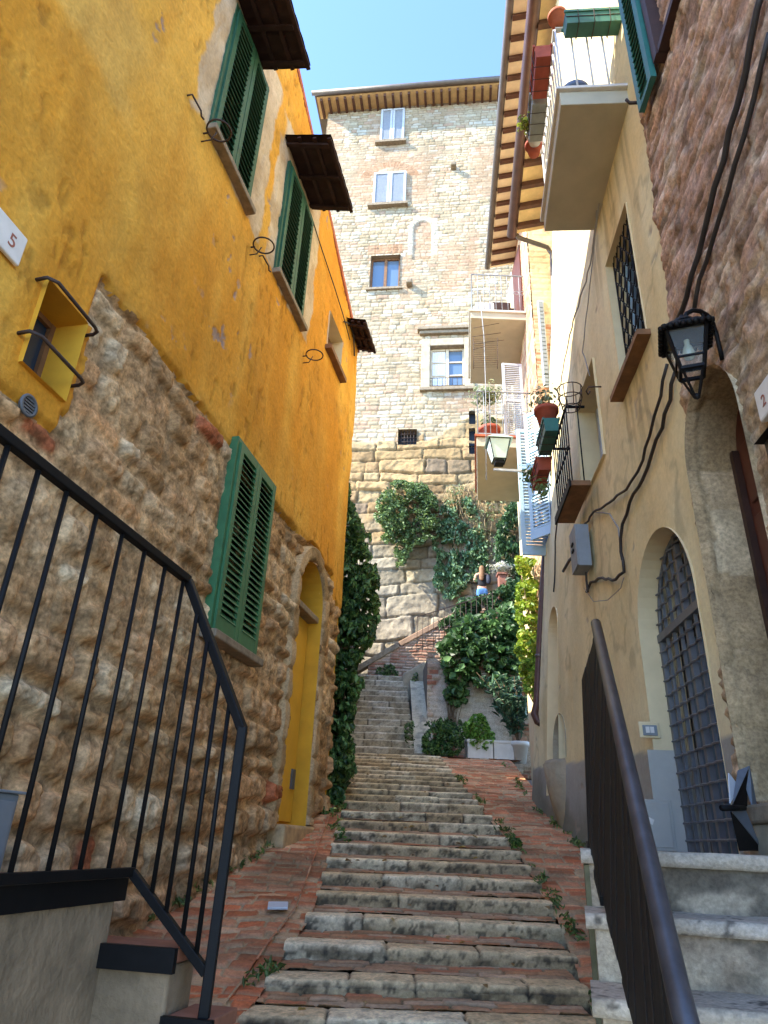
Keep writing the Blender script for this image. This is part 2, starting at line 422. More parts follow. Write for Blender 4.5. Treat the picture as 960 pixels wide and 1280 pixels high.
pale = sst(.54, .70, fbm(S * .8 + 7, Z * .8 + 3, 57, 5)) * sst(-3.4, -4.6, S + (streak - .5))
cyel = mixc(cyel, np.broadcast_to(lin('#e2b45c'), cyel.shape), pale * .6)
cyel = cyel * (1 - .28 * scr)[..., None]
dirt = sst(.58, .75, fbm(S * 2.4, Z * 1.6, 59, 5)); cyel = cyel * (1 - .13 * dirt)[..., None]
cyel = mixc(cyel, np.broadcast_to(lin('#a88f80'), cyel.shape), chips)
def patch(s0, s1, z0, z1, sd):
    q = np.minimum(np.minimum(S - s0, s1 - S), np.minimum(Z - z0, z1 - Z)) + (fbm(S * 3.5, Z * 3.5, sd, 4) - .5) * .22
    return sst(-.02, .02, q)
pt_ = np.maximum.reduce([patch(-3.98, -2.52, 6.98, 9.3, 61), patch(-2.36, -.92, 6.95, 9.2, 63), patch(-2.62, -2.42, 7.0, 8.3, 64) * 0])
gap = sst(.5, .62, fbm(S * 1.7, Z * 2.2, 66, 3)) * sst(-2.55, -2.4, S) * sst(-2.2, -2.3, S)
cpl = mixc(np.broadcast_to(lin('#bda788'), cyel.shape), np.broadcast_to(lin('#d3c1a4'), cyel.shape), sst(.35, .65, fbm(S * 5, Z * 3, 67, 4)))
cyel = mixc(cyel, cpl, pt_ * (1 - gap) * .92)
grime = sst(.16, .0, ds + (rough - .5) * .12) * (ds < .3); cyel = cyel * (1 - .2 * grime)[..., None]
P = L.o * V3(1, 1, 0) + L.a * S[..., None] + L.n * H[..., None] + V3(0, 0, 1) * Z[..., None]
cS = (S[:-1, :-1] + S[1:, 1:]) / 2; cZ = (Z[:-1, :-1] + Z[1:, 1:]) / 2
keep = cZ < rakez(cS)
for h in holes: keep &= h(cS, cZ) > 0
keep &= cZ > rise(7.53 + .974 * cS) - .35
st = (ds[:-1, :-1] + ds[1:, 1:]) / 2 > 0
gridob('stucco_wall', P, cyel, keep & st, 'stucco', yh)
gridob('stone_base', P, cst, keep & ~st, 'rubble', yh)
# far gable end, hidden back, roof
b = MB(); b.prism([L.p(-6.58, .04, -.5), L.p(-8.6, .04, -.5), L.p(-8.6, .04, 12.6), L.p(-6.58, .04, 12.05)], -L.n * 7); b.build('near_wall', 'nicheyel', yh)  # near_wall: unseen extension of the house, added to keep sun off the right side
b = MB(); b.add([L.p(1.3, .03, 1.5), L.p(1.3, -7, 1.5), L.p(1.3, -7, 9.6), L.p(1.3, .03, rakez(1.3))], [(0, 1, 2, 3)]); b.build('gable_wall', 'nicheyel', yh)
b = MB(); b.prism([L.p(1.36, .06, rakez(1.36) + .02), L.p(-6.6, .06, rakez(-6.6) + .02), L.p(-6.6, .06, rakez(-6.6) + .12), L.p(1.36, .06, rakez(1.36) + .12)], -L.n * 7); b.build('roof', 'tilec', yh)
# small barred window recess
pts = [(-4.80, 3.72), (-4.80, 4.27), (-4.44, 4.27), (-4.44, 3.72)]
reveal(L, pts, .075, -.17, 'window_recess', 'nicheyel', yh, closed=True)
w = MB(); w.wbox(L, -4.80, -4.44, -.19, -.17, 3.72, 4.27); wo = w.build('window', 'glass', yh)
w = MB()
for a in ((-4.80, -4.765, 3.72, 4.27), (-4.475, -4.44, 3.72, 4.27), (-4.64, -4.60, 3.72, 4.27)): w.wbox(L, a[0], a[1], -.168, -.14, a[2], a[3])
w.wbox(L, -4.80, -4.44, -.166, -.142, 4.235, 4.27); w.wbox(L, -4.80, -4.44, -.166, -.142, 3.72, 3.755); w.build('frame', 'wood', wo)
# blocked doorway
reveal(L, arch_pts(*DOORC, 1.72, 4.05, 1.1), .06, -.62, 'lunette_recess', 'nicheyel', yh, back=True)
b = MB(); b.wbox(L, DOORC[0] + .015, DOORC[1] - .015, -.16, -.10, 1.76, 3.92)
dr = b.build('door', 'door', yh)
hs_, hz_ = L.px(367, 974, -.08); b = MB(); b.wbox(L, hs_ - .05, hs_ + .05, -.0995, -.08, hz_ - .1, hz_ + .1); b.build('hatch_grille', 'ventgrey', dr)
b = MB(); b.wbox(L, DOORC[0] - .02, DOORC[1] + .02, -.22, .02, 3.93, 4.0); b.build('lintel', 'sill', yh, .008)
b = MB(); b.wbox(L, DOORC[0] - .10, DOORC[1] + .12, -.3, .17, 1.50, 1.72); b.build('threshold', 'tanstone', yh, .03)
# door surround (voussoirs) as a lumpy band
na = 60; nb = 12
prof = arch_pts(*DOORC, 1.74, 4.05, 1.1, 40)
pp_ = np.array(prof); seg = np.concatenate([[0], np.cumsum(np.linalg.norm(np.diff(pp_, axis=0), axis=1))])
tt = np.linspace(0, seg[-1], 240); xs = np.interp(tt, seg, pp_[:, 0]); zs = np.interp(tt, seg, pp_[:, 1])
nx_ = np.gradient(zs); nz_ = -np.gradient(xs); nl = np.hypot(nx_, nz_); nx_ /= -nl; nz_ /= -nl
T, W = np.meshgrid(tt, np.linspace(0, .19, 12)); dd, r2 = masonry(T, W, (.5, .6), (.24, .42), 5, .02, 3, 6)
dd = np.minimum(dd, np.minimum(W + .03, .22 - W))
hh = .065 + sst(0, .03, dd) * .025 + (fbm(T * 9, W * 9, 8, 4) - .5) * .05
hh = np.where(W < .01, -.05, hh); hh = np.where(W > .18, .0, hh)
Pr = L.o * V3(1, 1, 0) + L.a * (xs + 0 * T + nx_ * W)[..., None] + L.n * hh[..., None] + V3(0, 0, 1) * (zs + nz_ * W)[..., None]
gridob('door_surround', Pr, pal(['#bd9e74', '#ae9066', '#c8aa80', '#a4865e'], r2[..., 0]) * (.8 + .4 * fbm(T * 8, W * 8, 2, 4))[..., None], None, 'rubble', yh)

def louvre_leaf(b_fr, b_sl, o, ax, ay, w, h, n_sl, th=.035, fw=.065, mid=None, slat_ang=.6, bot=None):
    """louvred leaf: o lower corner, ax along width, ay facing; frame into b_fr, slats into b_sl"""
    Zv = V3(0, 0, 1); bot = bot or fw
    b_fr.obox(o, ax, ay, Zv, (0, fw), (0, th), (0, h)); b_fr.obox(o, ax, ay, Zv, (w - fw, w), (0, th), (0, h))
    b_fr.obox(o, ax, ay, Zv, (fw, w - fw), (.002, th - .002), (h - fw, h)); b_fr.obox(o, ax, ay, Zv, (fw, w - fw), (.002, th - .002), (0, bot))
    zs_ = [bot]; ze = [h - fw]
    if mid:
        for m in mid: b_fr.obox(o, ax, ay, Zv, (fw, w - fw), (.002, th - .002), (m - .03, m + .03)); ze.insert(-1, m - .03); zs_.append(m + .03)
    H = sum(e - s for s, e in zip(zs_, ze)); 
    for s, e in zip(zs_, ze):
        k = max(1, int(round(n_sl * (e - s) / H))); p = (e - s) / k
        for i in range(k):
            z0 = s + (i + .5) * p; hw = p * .66
            sy = V3(0, 0, 1) * math.cos(slat_ang) - ay * math.sin(slat_ang)
            sx = np.cross(ax, sy)
            b_sl.obox(V3(*o) + Zv * z0 + ay * (th / 2), ax, sy, sx, (fw, w - fw), (-hw, hw), (-.003, .003))
def shutters(fr, s0, s1, z0, z1, m, parent, n0=.07, ajar=0, nsl=26, bot=None, sillw=.08):
    w = (s1 - s0) / 2
    bk = MB(); bk.wbox(fr, s0 + .02, s1 - .02, n0 - .05, n0 - .04, z0 + .02, z1 - .02); wo = bk.build('window', 'black', parent)
    fm = MB()
    for a in ((s0 - .045, s0 - .002, z0, z1), (s1 + .002, s1 + .045, z0, z1)): fm.wbox(fr, a[0], a[1], n0 - .06, n0 + .015, a[2], a[3])
    fm.wbox(fr, s0 - .045, s1 + .045, n0 - .06, n0 + .017, z1 + .002, z1 + .04); fm.build('frame', m, wo)
    for k in (0, 1):
        a = ajar * (1 if k == 0 else -1)
        ax = fr.a * math.cos(ajar) + fr.n * math.sin(a) if k == 0 else -(fr.a * math.cos(ajar) - fr.n * math.sin(abs(a)))
        o = fr.p(s0 if k == 0 else s1, n0, z0)
        if k == 0: ax = fr.a * math.cos(ajar) + fr.n * math.sin(ajar)
        else: ax = -fr.a * math.cos(ajar) + fr.n * math.sin(ajar)
        ay = fr.n * math.cos(ajar) + (-fr.a if k == 0 else fr.a) * math.sin(ajar)
        bf, bs = MB(), MB(); louvre_leaf(bf, bs, o, ax, ay, w - .004, z1 - z0, nsl, bot=bot)
        bf.v += []; base = len(bf.v); bf.add(bs.v, bs.f); bf.build('shutter', m, wo)
    sl = MB(); sl.wbox(fr, s0 - .06, s1 + .08, n0 - .06, n0 + sillw, z0 - .07, z0 - .005); sl.build('sill', 'sill', wo, .01)
    return wo
shutters(L, -2.37, -1.50, 3.03, 4.71, 'green', yh, .09, 0, 27, .13)
shutters(L, -3.68, -2.90, 7.06, 8.80, 'dgreen', yh, .06, .03, 21)
shutters(L, -2.06, -1.24, 7.03, 8.66, 'dgreen', yh, .06, .03, 20)
# third, small high window: a plain board in a shallow recess
reveal(L, [(-.20, 7.52), (-.20, 8.14), (.46, 8.14), (.46, 7.52)], .06, -.12, 'window_recess', 'plaster_c' if 'plaster_c' in M else 'peach', yh, closed=True)
b = MB(); b.wbox(L, -.20, .46, -.14, -.12, 7.52, 8.14); wo = b.build('window', 'wood', yh)
b = MB(); b.wbox(L, -.26, .52, -.1, .14, 7.45, 7.518); b.build('sill', 'wood', wo)
for nm, s0, s1, z0, hgt, o_, lab in (('canopy', -3.9, -3.04, 8.93, .16, .57, 'dark corrugated tile canopy over the nearest green shuttered upper window'),
                          ('canopy', -2.27, -1.24, 8.92, .16, .57, 'dark corrugated tile canopy over the second green shuttered upper window'),
                          ('canopy', .62, 1.34, 8.72, .1, .30, 'small dark canopy at the far top corner of the yellow house')):
    t_ = thing(nm, lab, 'canopy', L.p((s0 + s1) / 2, .05, z0), 'tile canopies above the yellow house windows')
    n = max(3, int((s1 - s0) / .16)); k = n * 8
    ss = np.linspace(s0, s1, k + 1); ww = np.linspace(0, 1, 9)
    Sg, Wg = np.meshgrid(ss, ww)
    wav = .02 * np.abs(np.sin((Sg - s0) / (s1 - s0) * math.pi * n)) + .006 * np.floor(Wg * 3.99)
    top = L.o * V3(1, 1, 0) + L.a * Sg[..., None] + L.n * (.03 + o_ * Wg)[..., None] + V3(0, 0, 1) * (z0 + .02 - hgt * Wg + wav)[..., None]
    gridob('tile_sheet', top, np.ones(top.shape) * lin('#4a332b'), None, 'canopy', t_)
    und_ = L.o * V3(1, 1, 0) + L.a * Sg[..., None] + L.n * (.03 + o_ * Wg)[..., None] + V3(0, 0, 1) * (z0 - .02 - hgt * Wg + wav * .7)[..., None]
    gridob('tile_underside', und_, np.ones(top.shape) * lin('#4a332b'), None, 'canopy', t_)
    b = MB()
    for i in range(3):
        a = s0 + .06 + (s1 - s0 - .16) * i / 2
        b.obox(L.p(a, .03, z0 - .06), L.a, (L.n * o_ - V3(0, 0, hgt)), V3(0, 0, 1), (0, .045), (0, .93), (0, .035))
    for q in (.33, .66, .97): b.obox(L.p(s0, .03, z0 - .024) + (L.n * o_ - V3(0, 0, hgt)) * q, L.a, L.n, V3(0, 0, 1), (0, s1 - s0), (-.02, .02), (-.012, .012))
    b.build('bracket', 'canopy', t_)
# iron pot rings and hooks
def pot_ring(u, v, lab, r=.10):
    s, z = L.px(u, v, .06); b = MB(); c = L.p(s + .12, .06 + r + .03, z)
    b.tube([c + r * (math.cos(a) * L.a + math.sin(a) * L.n) for a in np.linspace(0, 2 * math.pi, 25)[:-1]], .008, 6, closed=True)
    b.tube([c - L.n * (r + .05), c - L.n * (r - .01)], .008, 6); b.tube([c - L.n * (r + .05) + V3(0, 0, -.1), c - L.n * (r * .6) + V3(0, 0, -.1), c + L.a * 0 - L.n * r * .2 + V3(0, 0, -.02)], .006, 6)
    tag(b.build('pot_ring', 'rust'), lab, 'pot ring', 'iron pot rings on the yellow wall')
pot_ring(248, 150, 'rusty iron pot ring beside the sill of the nearest upper window')
pot_ring(308, 297, 'rusty iron pot ring between the two upper shuttered windows')
pot_ring(376, 437, 'rusty iron pot ring under the small high window')
for u, v, lab in ((236, 119, 'rusty iron hook left of the nearest upper window'), (325, 320, 'rusty iron hook low beside the second upper window')):
    s, z = L.px(u, v, .06); b = MB()
    b.tube([L.p(s, .03, z), L.p(s, .09, z), L.p(s + .14, .10, z), L.p(s + .16, .10, z - .04), L.p(s + .2, .1, z - .02)], .008, 6)
    tag(b.build('iron_hook', 'rust'), lab, 'hook')
# bars over the small recess
for k, (z, lab) in enumerate(((4.22, 'upper bent black iron bar across the small yellow wall recess'), (3.86, 'lower bent black iron bar across the small yellow wall recess'))):
    b = MB(); b.tube([L.p(-4.85, .04, z), L.p(-4.85, .11, z + .005), L.p(-4.81, .15, z), L.p(-4.47, .15, z - .01), L.p(-4.43, .14, z - .01), L.p(-4.41, .1, z - .01), L.p(-4.41, .0, z - .01)], .0105, 8)
    tag(b.build('iron_bar', 'rust'), lab, 'iron bar')
# vent and number plate
s, z = L.px(37, 507, .08); t_ = thing('vent_grille', 'small round grey vent grille in the stones under the barred recess', 'vent', L.p(s, .06, z))
b = MB(); b.lathe(L.p(s, .05, z), [(.045, .0), (.06, .02), (.062, .03), (.047, .034), (.045, .02), (.0, .018)], 24, ax=L.n); b.build('rim', 'ventgrey', t_)
b = MB()
for i in range(5): q = (i - 2) * .017; hw = math.sqrt(.045 ** 2 - q * q); b.wbox(L, s - hw, s + hw, .069, .078, z + q - .004, z + q + .004)
b.build('slat', 'ventgrey', t_)
s, z = L.px(13, 302, .08); t_ = thing('number_plate', 'pale marble house number plate with a faded 5 on the yellow wall', 'plate', L.p(s, .06, z))
b = MB(); b.wbox(L, s - .13, s + .085, .065, .09, z - .085, z + .10); b.build('plate', 'marble', t_, .008)
def text(body, fr, s, n, z, size, m, parent, name='number'):
    c = bpy.data.curves.new(name, 'FONT'); c.body = body; c.size = size; c.extrude = .001; c.align_x = 'CENTER'; c.align_y = 'CENTER'
    tmp = bpy.data.objects.new(name, c); me = bpy.data.meshes.new_from_object(tmp); bpy.data.objects.remove(tmp); bpy.data.curves.remove(c)
    me.materials.clear(); o = link(name, me, m, parent)
    mt = Matrix(((fr.a[0], 0, fr.n[0], 0), (fr.a[1], 0, fr.n[1], 0), (0, 1, 0, 0), (0, 0, 0, 1)))
    off = OFF.get(parent, V3(0, 0, 0))
    mt.translation = Vector(fr.p(s, n, z) - off); o.matrix_local = mt; return o
text('5', L, s + .0, .0915, z + .0, .11, 'ink', t_)
# cable along the yellow wall, small lamp bracket
b = MB(); pts = [L.p(*(lambda q: (q[0], .075, q[1]))(L.px(u, v, .07))) for u, v in ((325, 88), (340, 130), (352, 166))]
pts = [L.p(s_, .075, z_) for s_, z_ in [L.px(u, v, .07) for u, v in ((388, 268), (398, 300), (408, 330), (418, 360), (428, 392), (437, 425))]]
b.tube(pts, .008, 6)
tag(b.build('wall_cable', 'cable'), 'thin dark cable running down the far top of the yellow wall', 'cable')
b = MB(); pts = [L.p(s_, n_, z_) for (s_, z_), n_ in [(L.px(u, v, .07), .07) for u, v in ((430, 402), (438, 405), (442, 420), (443, 445))]]
b.tube(pts, .012, 6); tag(b.build('wall_conduit', 'cable'), 'bent black conduit near the far corner of the yellow house', 'conduit')

# ================================================================== ENTRANCE STAIR AND RAILING (left, near)
es = thing('entrance_stair', 'rough grey rendered entrance stair with tile treads against the yellow house', 'steps', L.p(-4.6, .6, .7))
NB, RN, SE = 1.06, 1.10, -4.68
b = MB(); b.wbox(L, -6.6, SE, .0, NB, .1, 1.395); b.build('side_wall', 'dcement', es, .012)
b = MB(); b.wbox(L, -6.6, SE + .01, .0, NB - .012, 1.398, 1.451); b.build('tread', 'treadtile', es, .006)
b = MB(); b.wbox(L, -6.6, SE + .03, NB - .009, NB + .018, 1.385, 1.455); b.build('edge_strip', 'iron', es)
for n0, n1, s1_, zt in ((.88, 1.31, -4.52, 1.265), (1.312, 1.465, -4.50, 1.085), (1.467, 1.66, -4.49, .90), (1.662, 1.86, -4.48, .72)):
    b = MB(); b.wbox(L, -4.705, s1_, n0, n1, .1, zt - .05); b.build('step_block', 'dcement', es, .01)
    b = MB(); b.wbox(L, -4.702, s1_ + .01, n0 + .002, n1 + .008, zt - .047, zt - .004); b.build('tread', 'treadtile', es, .005)
    b = MB(); b.wbox(L, -4.728, -4.7055, max(n0, 1.02), n1 + .02, zt - .07, zt); b.build('edge_strip', 'iron', es)
rl = thing('iron_railing', 'black iron railing with plain vertical bars on the left entrance stair', 'railing', L.p(-4.7, RN, 1.3))
sC, zC = L.px(235, 725, RN); sB, zB = L.px(165, 1090, RN)
def rp(u, v):                                # point on the short return of the railing, across the alley from its corner
    P = hit(u, v, L.p(sB, 0, 0), L.a); return float((P - L.p(sB, 0, 0)) @ L.n), float(P[2])
nT, zT = rp(303, 912); nP, zP = rp(258, 1245)
b = MB(); tp = [L.p(-6.6, RN, zC + .02), L.p(sC, RN, zC), L.p(sB, nT, zT)]
b.bar(tp[0], tp[1], .034, .034); b.bar(tp[1], tp[2], .034, .034); b.build('top_rail', 'iron', rl, .004)
b = MB(); b.bar(L.p(-6.6, RN, zB), L.p(sB, RN, zB), .026, .03); b.bar(L.p(sB, RN, zB), L.p(sB, nP - .01, zP + .06), .026, .03); b.build('bottom_rail', 'iron', rl, .003)
b = MB(); b.bar(L.p(sB, nT, zT + .01), L.p(sB, nP, zP - .06), .034, .034, up=V3(1, 0, 0)); b.build('post', 'iron', rl, .004)
for u, v in [(47, 592), (82, 620), (120, 648), (152, 672), (180, 693), (206, 711), (229, 727)]:
    s, z = L.px(u, v, RN); b = MB(); b.tube([L.p(s, RN, zC - .01), L.p(s, RN, zB)], .0085, 8); b.build('baluster', 'iron', rl)
for u, v in [(246, 768), (258, 808), (274, 845), (287, 878)]:
    n_ = rp(u, v)[0]; k_ = (n_ - RN) / (nP - .01 - RN)
    b = MB(); b.tube([L.p(sB, n_, zC + (zT - zC) * (n_ - RN) / (nT - RN) - .01), L.p(sB, n_, zB + (zP + .06 - zB) * k_)], .0085, 8); b.build('baluster', 'iron', rl)
s = L.px(47, 592, RN)[0]
for k in range(1, 8):
    b = MB(); q = s - .135 * k; b.tube([L.p(q, RN, zC), L.p(q, RN, zB)], .0085, 8); b.build('baluster', 'iron', rl)
s, z = L.px(25, 993, .2); s1, z1 = L.px(15, 1085, .2)
t_ = thing('meter_cabinet', 'grey metal meter cabinet on the stone wall behind the left railing', 'cabinet', L.p(s - .2, 0, z1))
b = MB(); b.wbox(L, s - .42, s, .0, .2, z1 - .03, z); b.build('case', 'cabgrey', t_, .008)
b = MB(); b.wbox(L, s - .39, s - .03, .2, .212, z1, z - .03); b.build('door', 'cabgrey', t_, .004)
b = MB(); b.wbox(L, s - .45, s + .02, .0, .22, z, z + .012); b.build('lid', 'cabgrey', t_, .003)
# ================================================================== GROUND, STAIRS, RAMPS
gx = np.concatenate([np.linspace(-120, -12, 12), np.linspace(-8, 8, 17), np.linspace(12, 120, 12)])
gy = np.concatenate([np.linspace(-60, -6, 8), np.linspace(-4, 30, 35), np.linspace(40, 200, 10)])
X, Y = np.meshgrid(gx, gy)
Zg = np.where(Y < 14.6, .22 * Y, 3.2) - .34; Zg = np.maximum(Zg, -6); Zg = np.where(Y > 24, 3.0, Zg)
tag(gridob('ground', np.stack([X, Y, Zg], -1), np.ones(X.shape + (3,)) * .2, None, 'ground'), kind='structure')

stairs = thing('staircase', None, None, (0.4, 3.5, .77), kind='structure')
# nosing rows seen in the photo (v of the top front edge near u=520), then even spacing up to the landing
vs_ = [1275, 1228, 1186, 1150, 1120, 1096, 1076, 1058, 1042, 1028, 1016, 1004]
Ys = [float(hit(520, v, (0, 0, 0), V3(0, -.22, 1))[1]) for v in vs_]
n_up = int(round((14.65 - Ys[-1]) / .50)); Ys += list(np.linspace(Ys[-1], 14.65, n_up + 1)[1:])
Ys = list(np.arange(Ys[0] - .43 * 7, Ys[0] - .2, .43)) + Ys
STONE = ['#d8c096', '#cbb084', '#deca a4'.replace(' ', ''), '#c4a97e', '#d2b98e', '#e2cfa8', '#c8af86']
def stone_step(name, parent, Y, z, x0, x1, rise_, depth, seed, ins=.0, skew=0., cols=STONE, res=.014, stainf=1.):
    """row of worn kerb stones: front face and top, one mesh"""
    nxp = int((x1 - x0) / res) + 1
    pr = [(0., -rise_ - .05), (0., -rise_ * .8), (0, -rise_ * .55), (0, -rise_ * .3), (.002, -.035), (.008, -.016), (.02, -.005), (.045, 0), (depth * .4, .002), (depth * .7, .002), (depth, .0), (depth + .01, -.05)]
    pts = []
    for a, c in zip(pr[:-1], pr[1:]):
        k = max(1, int(round(np.hypot(c[0] - a[0], c[1] - a[1]) / res)))
        pts += [(a[0] + (c[0] - a[0]) * i / k, a[1] + (c[1] - a[1]) * i / k) for i in range(k)]
    pts.append(pr[-1]); pts = np.array(pts)
    q = np.concatenate([[0], np.cumsum(np.linalg.norm(np.diff(pts, axis=0), axis=1))])
    Xs, Q = np.meshgrid(np.linspace(x0, x1, nxp), q)
    rng = np.random.RandomState(seed); L_ = [x0 - .01]
    while L_[-1] < x1 - .22: L_.append(L_[-1] + rng.uniform(.34, .78))
    L_[-1] = x1 + .01; L_ = np.array(L_)
    Xw = Xs + (fbm(Q * 12, Xs * 2, seed, 3) - .5) * .03
    ci = np.clip(np.searchsorted(L_, Xw, 'right') - 1, 0, len(L_) - 2); n = len(L_)
    dj = np.minimum(Xw - L_[ci], L_[ci + 1] - Xw); r1 = rng.rand(n); r2 = rng.rand(n); r3 = rng.rand(n)
    py = np.broadcast_to(pts[:, 0:1], Xs.shape); pz = np.broadcast_to(pts[:, 1:2], Xs.shape)
    rg = fbm(Xs * 11, Q * 11 + seed, seed + 2, 5) - .5; fg = fbm(Xs * 40, Q * 40, seed + 4, 3) - .5
    j = sst(.0, .012, dj)
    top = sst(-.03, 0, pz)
    Yo = Y + skew * (Xs - x0) + py + (r1[ci] - .5) * .022 * (1 - top) - rg * .022 * (1 - top * .7) - fg * .008 + (1 - j) * .014 * (1 - top)
    Zo = z + pz + ((r2[ci] - .5) * .010 + rg * .007 + fg * .003 - (1 - j) * .014) * sst(-rise_, -.02, pz) - .010 * (vn(Xs * 1.5, Q * 0, seed + 6) - .5) * top
    worn = (vn(Xs * 4.3, Q * 0 + .5, seed + 8)); Zo -= sst(.6, 1, worn) * .012 * sst(.06, 0, py) * top
    c = pal(cols, r3[ci]) * (.8 + .4 * fbm(Xs * 5, Q * 5, seed + 9, 4))[..., None] * (.74 + .60 * top)[..., None]  # tops lightened, faces darkened: sky light painted into the stone colour
    moss = sst(.48, .66, fbm(Xs * 7, Q * 12, seed + 12, 5)) * (1 - top) * stainf
    c = mixc(c, np.broadcast_to(lin('#5c4e39'), c.shape), moss * .75)
    speck = sst(.57, .64, fbm(Xs * 30, Q * 26, seed + 14, 4)) * stainf
    c = mixc(c, np.broadcast_to(lin('#3c372e'), c.shape), speck * (.75 - .45 * top))
    c = mixc(np.broadcast_to(lin('#3e372d'), c.shape), c, j)
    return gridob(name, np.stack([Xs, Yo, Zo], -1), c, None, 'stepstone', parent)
BRICKS = ['#d0845a', '#be734c', '#d8946a', '#b0663f', '#dca87c', '#c68a62', '#d0764a', '#c09c74']
def brick_sheet(name, parent, Pf, U, Vv, rows, lens, seed, moss=.3, cols=BRICKS, tint=1., h=.012):
    d, rr = masonry(U, Vv, rows, lens, seed, .012, 3, 12)
    rg = fbm(U * 20, Vv * 20, seed, 4) - .5
    j = sst(.002, .008, d + rg * .006)
    Hh = j * h + (rr[..., 1] - .5) * .012 * j + rg * .008
    c = pal(cols, rr[..., 0]) * (.82 + .36 * fbm(U * 9, Vv * 9, seed + 3, 4))[..., None] * tint
    c = mixc(np.broadcast_to(lin('#85704f'), c.shape), c, j)
    ms = sst(.5, .72, fbm(U * 1.8, Vv * 1.8, seed + 7, 5)) * moss
    c = mixc(c, np.broadcast_to(lin('#6c6350'), c.shape), ms)
    P = Pf(U, Vv); P[..., 2] += Hh
    return gridob(name, P, c, None, 'paving', parent)
for i, Y in enumerate(Ys):
    near = Y < 6.5; res = .014 if near else .02 if Y < 10 else .03
    Yn = Ys[i + 1] if i + 1 < len(Ys) else 15.2
    z = rise(Y); ri = z - rise(Ys[i - 1]) if i else .1
    x0, x1 = float(xl(Y)), float(xr(Y)) + .01
    dep = min(.25 if near else .21, (Yn - Y) * .58)
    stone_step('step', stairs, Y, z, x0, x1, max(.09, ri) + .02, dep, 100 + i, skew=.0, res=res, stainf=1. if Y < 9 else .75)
    # brick tread
    U, Vv = np.meshgrid(lin_grid(x0 + .01, x1 - .01, .012 if near else .025), lin_grid(Y + dep - .01, Yn + .06, .012 if near else .03))
    rz = rise(Yn) - rise(Y)
    def Pf(U, Vv, Y=Y, z=z, Yn=Yn, rz=rz): return np.stack([U, Vv, z - .006 + np.maximum(Vv - Y - .24, 0) / np.maximum(Yn - Y - .24, .05) * rz * .16 + (fbm(U * 2, Vv * 2, 3, 3) - .5) * .02], -1)
    brick_sheet('tread', stairs, Pf, U, Vv, (.055, .075), (.18, .30), 300 + i, .4, ['#c08c62', '#b37f58', '#ca9a72', '#ac8a68', '#cca884', '#c07a54', '#bda080'])

# brick ramps either side
def ramp_sheet(name, xa, xb, y0, y1, res, seed, tilt=0., cross=False):
    U, Vv = np.meshgrid(np.linspace(0, 1, int(1.5 / res)), lin_grid(y0, y1, res))
    Xa, Xb = xa(Vv), xb(Vv); Xx = Xa + (Xb - Xa) * U
    zz = rise(Vv) - .06 + tilt * U + (fbm(Xx * 1.6, Vv * 1.6, seed, 4) - .5) * .07
    d, rr = masonry(Vv if cross else Xx, Xx if cross else Vv, (.075, .11), (.17, .28), seed, .03, 1.4, 10)
    rg = fbm(Xx * 20, Vv * 20, seed, 4) - .5; j = sst(.004, .013, d + rg * .006)
    zz = zz + j * .014 + (rr[..., 1] - .5) * .024 * j + rg * .01
    c = pal(BRICKS, rr[..., 0]) * (.72 + .56 * fbm(Xx * 8, Vv * 8, seed + 3, 4))[..., None]
    c = mixc(np.broadcast_to(lin('#b8a078'), c.shape), c, j)
    ms = sst(.52, .74, fbm(Xx * 1.5, Vv * 1.5, seed + 7, 5)) * .55
    c = mixc(c, np.broadcast_to(lin('#6e6148'), c.shape), ms)
    return tag(gridob(name, np.stack([Xx, Vv, zz], -1), c, None, 'paving'), kind='structure')
xwall = lambda Y: (-.86 + .2224 / .975 * (Y - 7.53)) - .12
ramp_sheet('path', lambda Y: np.where(Y < 9.2, xwall(Y), -.62), lambda Y: xl(Y) + .012, 0.5, 9.6, .013, 501)
ramp_sheet('path', lambda Y: xr(Y) - .012, lambda Y: np.minimum(fBx(Y, rise(Y)) + .15, 2.75), 0.5, 14.75, .016, 511, cross=False)
# kerb border of the left path: a soldier row of bricks
U, Vv = np.meshgrid(np.linspace(0, 1, 12), lin_grid(.5, 9.4, .013))
brick_sheet('path', None, lambda U, Vv: np.stack([xl(Vv) - .115 + .11 * U, Vv, rise(Vv) - .022 + 0 * U], -1), U * .11, Vv, (.20, .30), (.3, .4), 521, .2)
tag(bpy.data.objects['path.002'], kind='structure')
# terrace paving at the top of the right ramp
U, Vv = np.meshgrid(lin_grid(.9, 3.0, .03), lin_grid(14.7, 16.4, .03))
tag(brick_sheet('terrace', None, lambda U, Vv: np.stack([U, Vv, 3.2 + 0 * U], -1), U, Vv, (.09, .12), (.2, .3), 531, .4), kind='structure')
# little metal cover plate in the left path
c = hit(347, 1138, (0, 0, -.03), V3(0, -.22, 1)); b = MB()
b.obox(c + V3(0, 0, .02), V3(.97, .1, .02), V3(-.1, .95, .21), V3(0, -.2, .97), (-.07, .07), (-.06, .06), (0, .018)); tag(b.build('cover_plate', 'wht', None, .004), 'small pale metal cover plate set in the left brick path', 'cover')

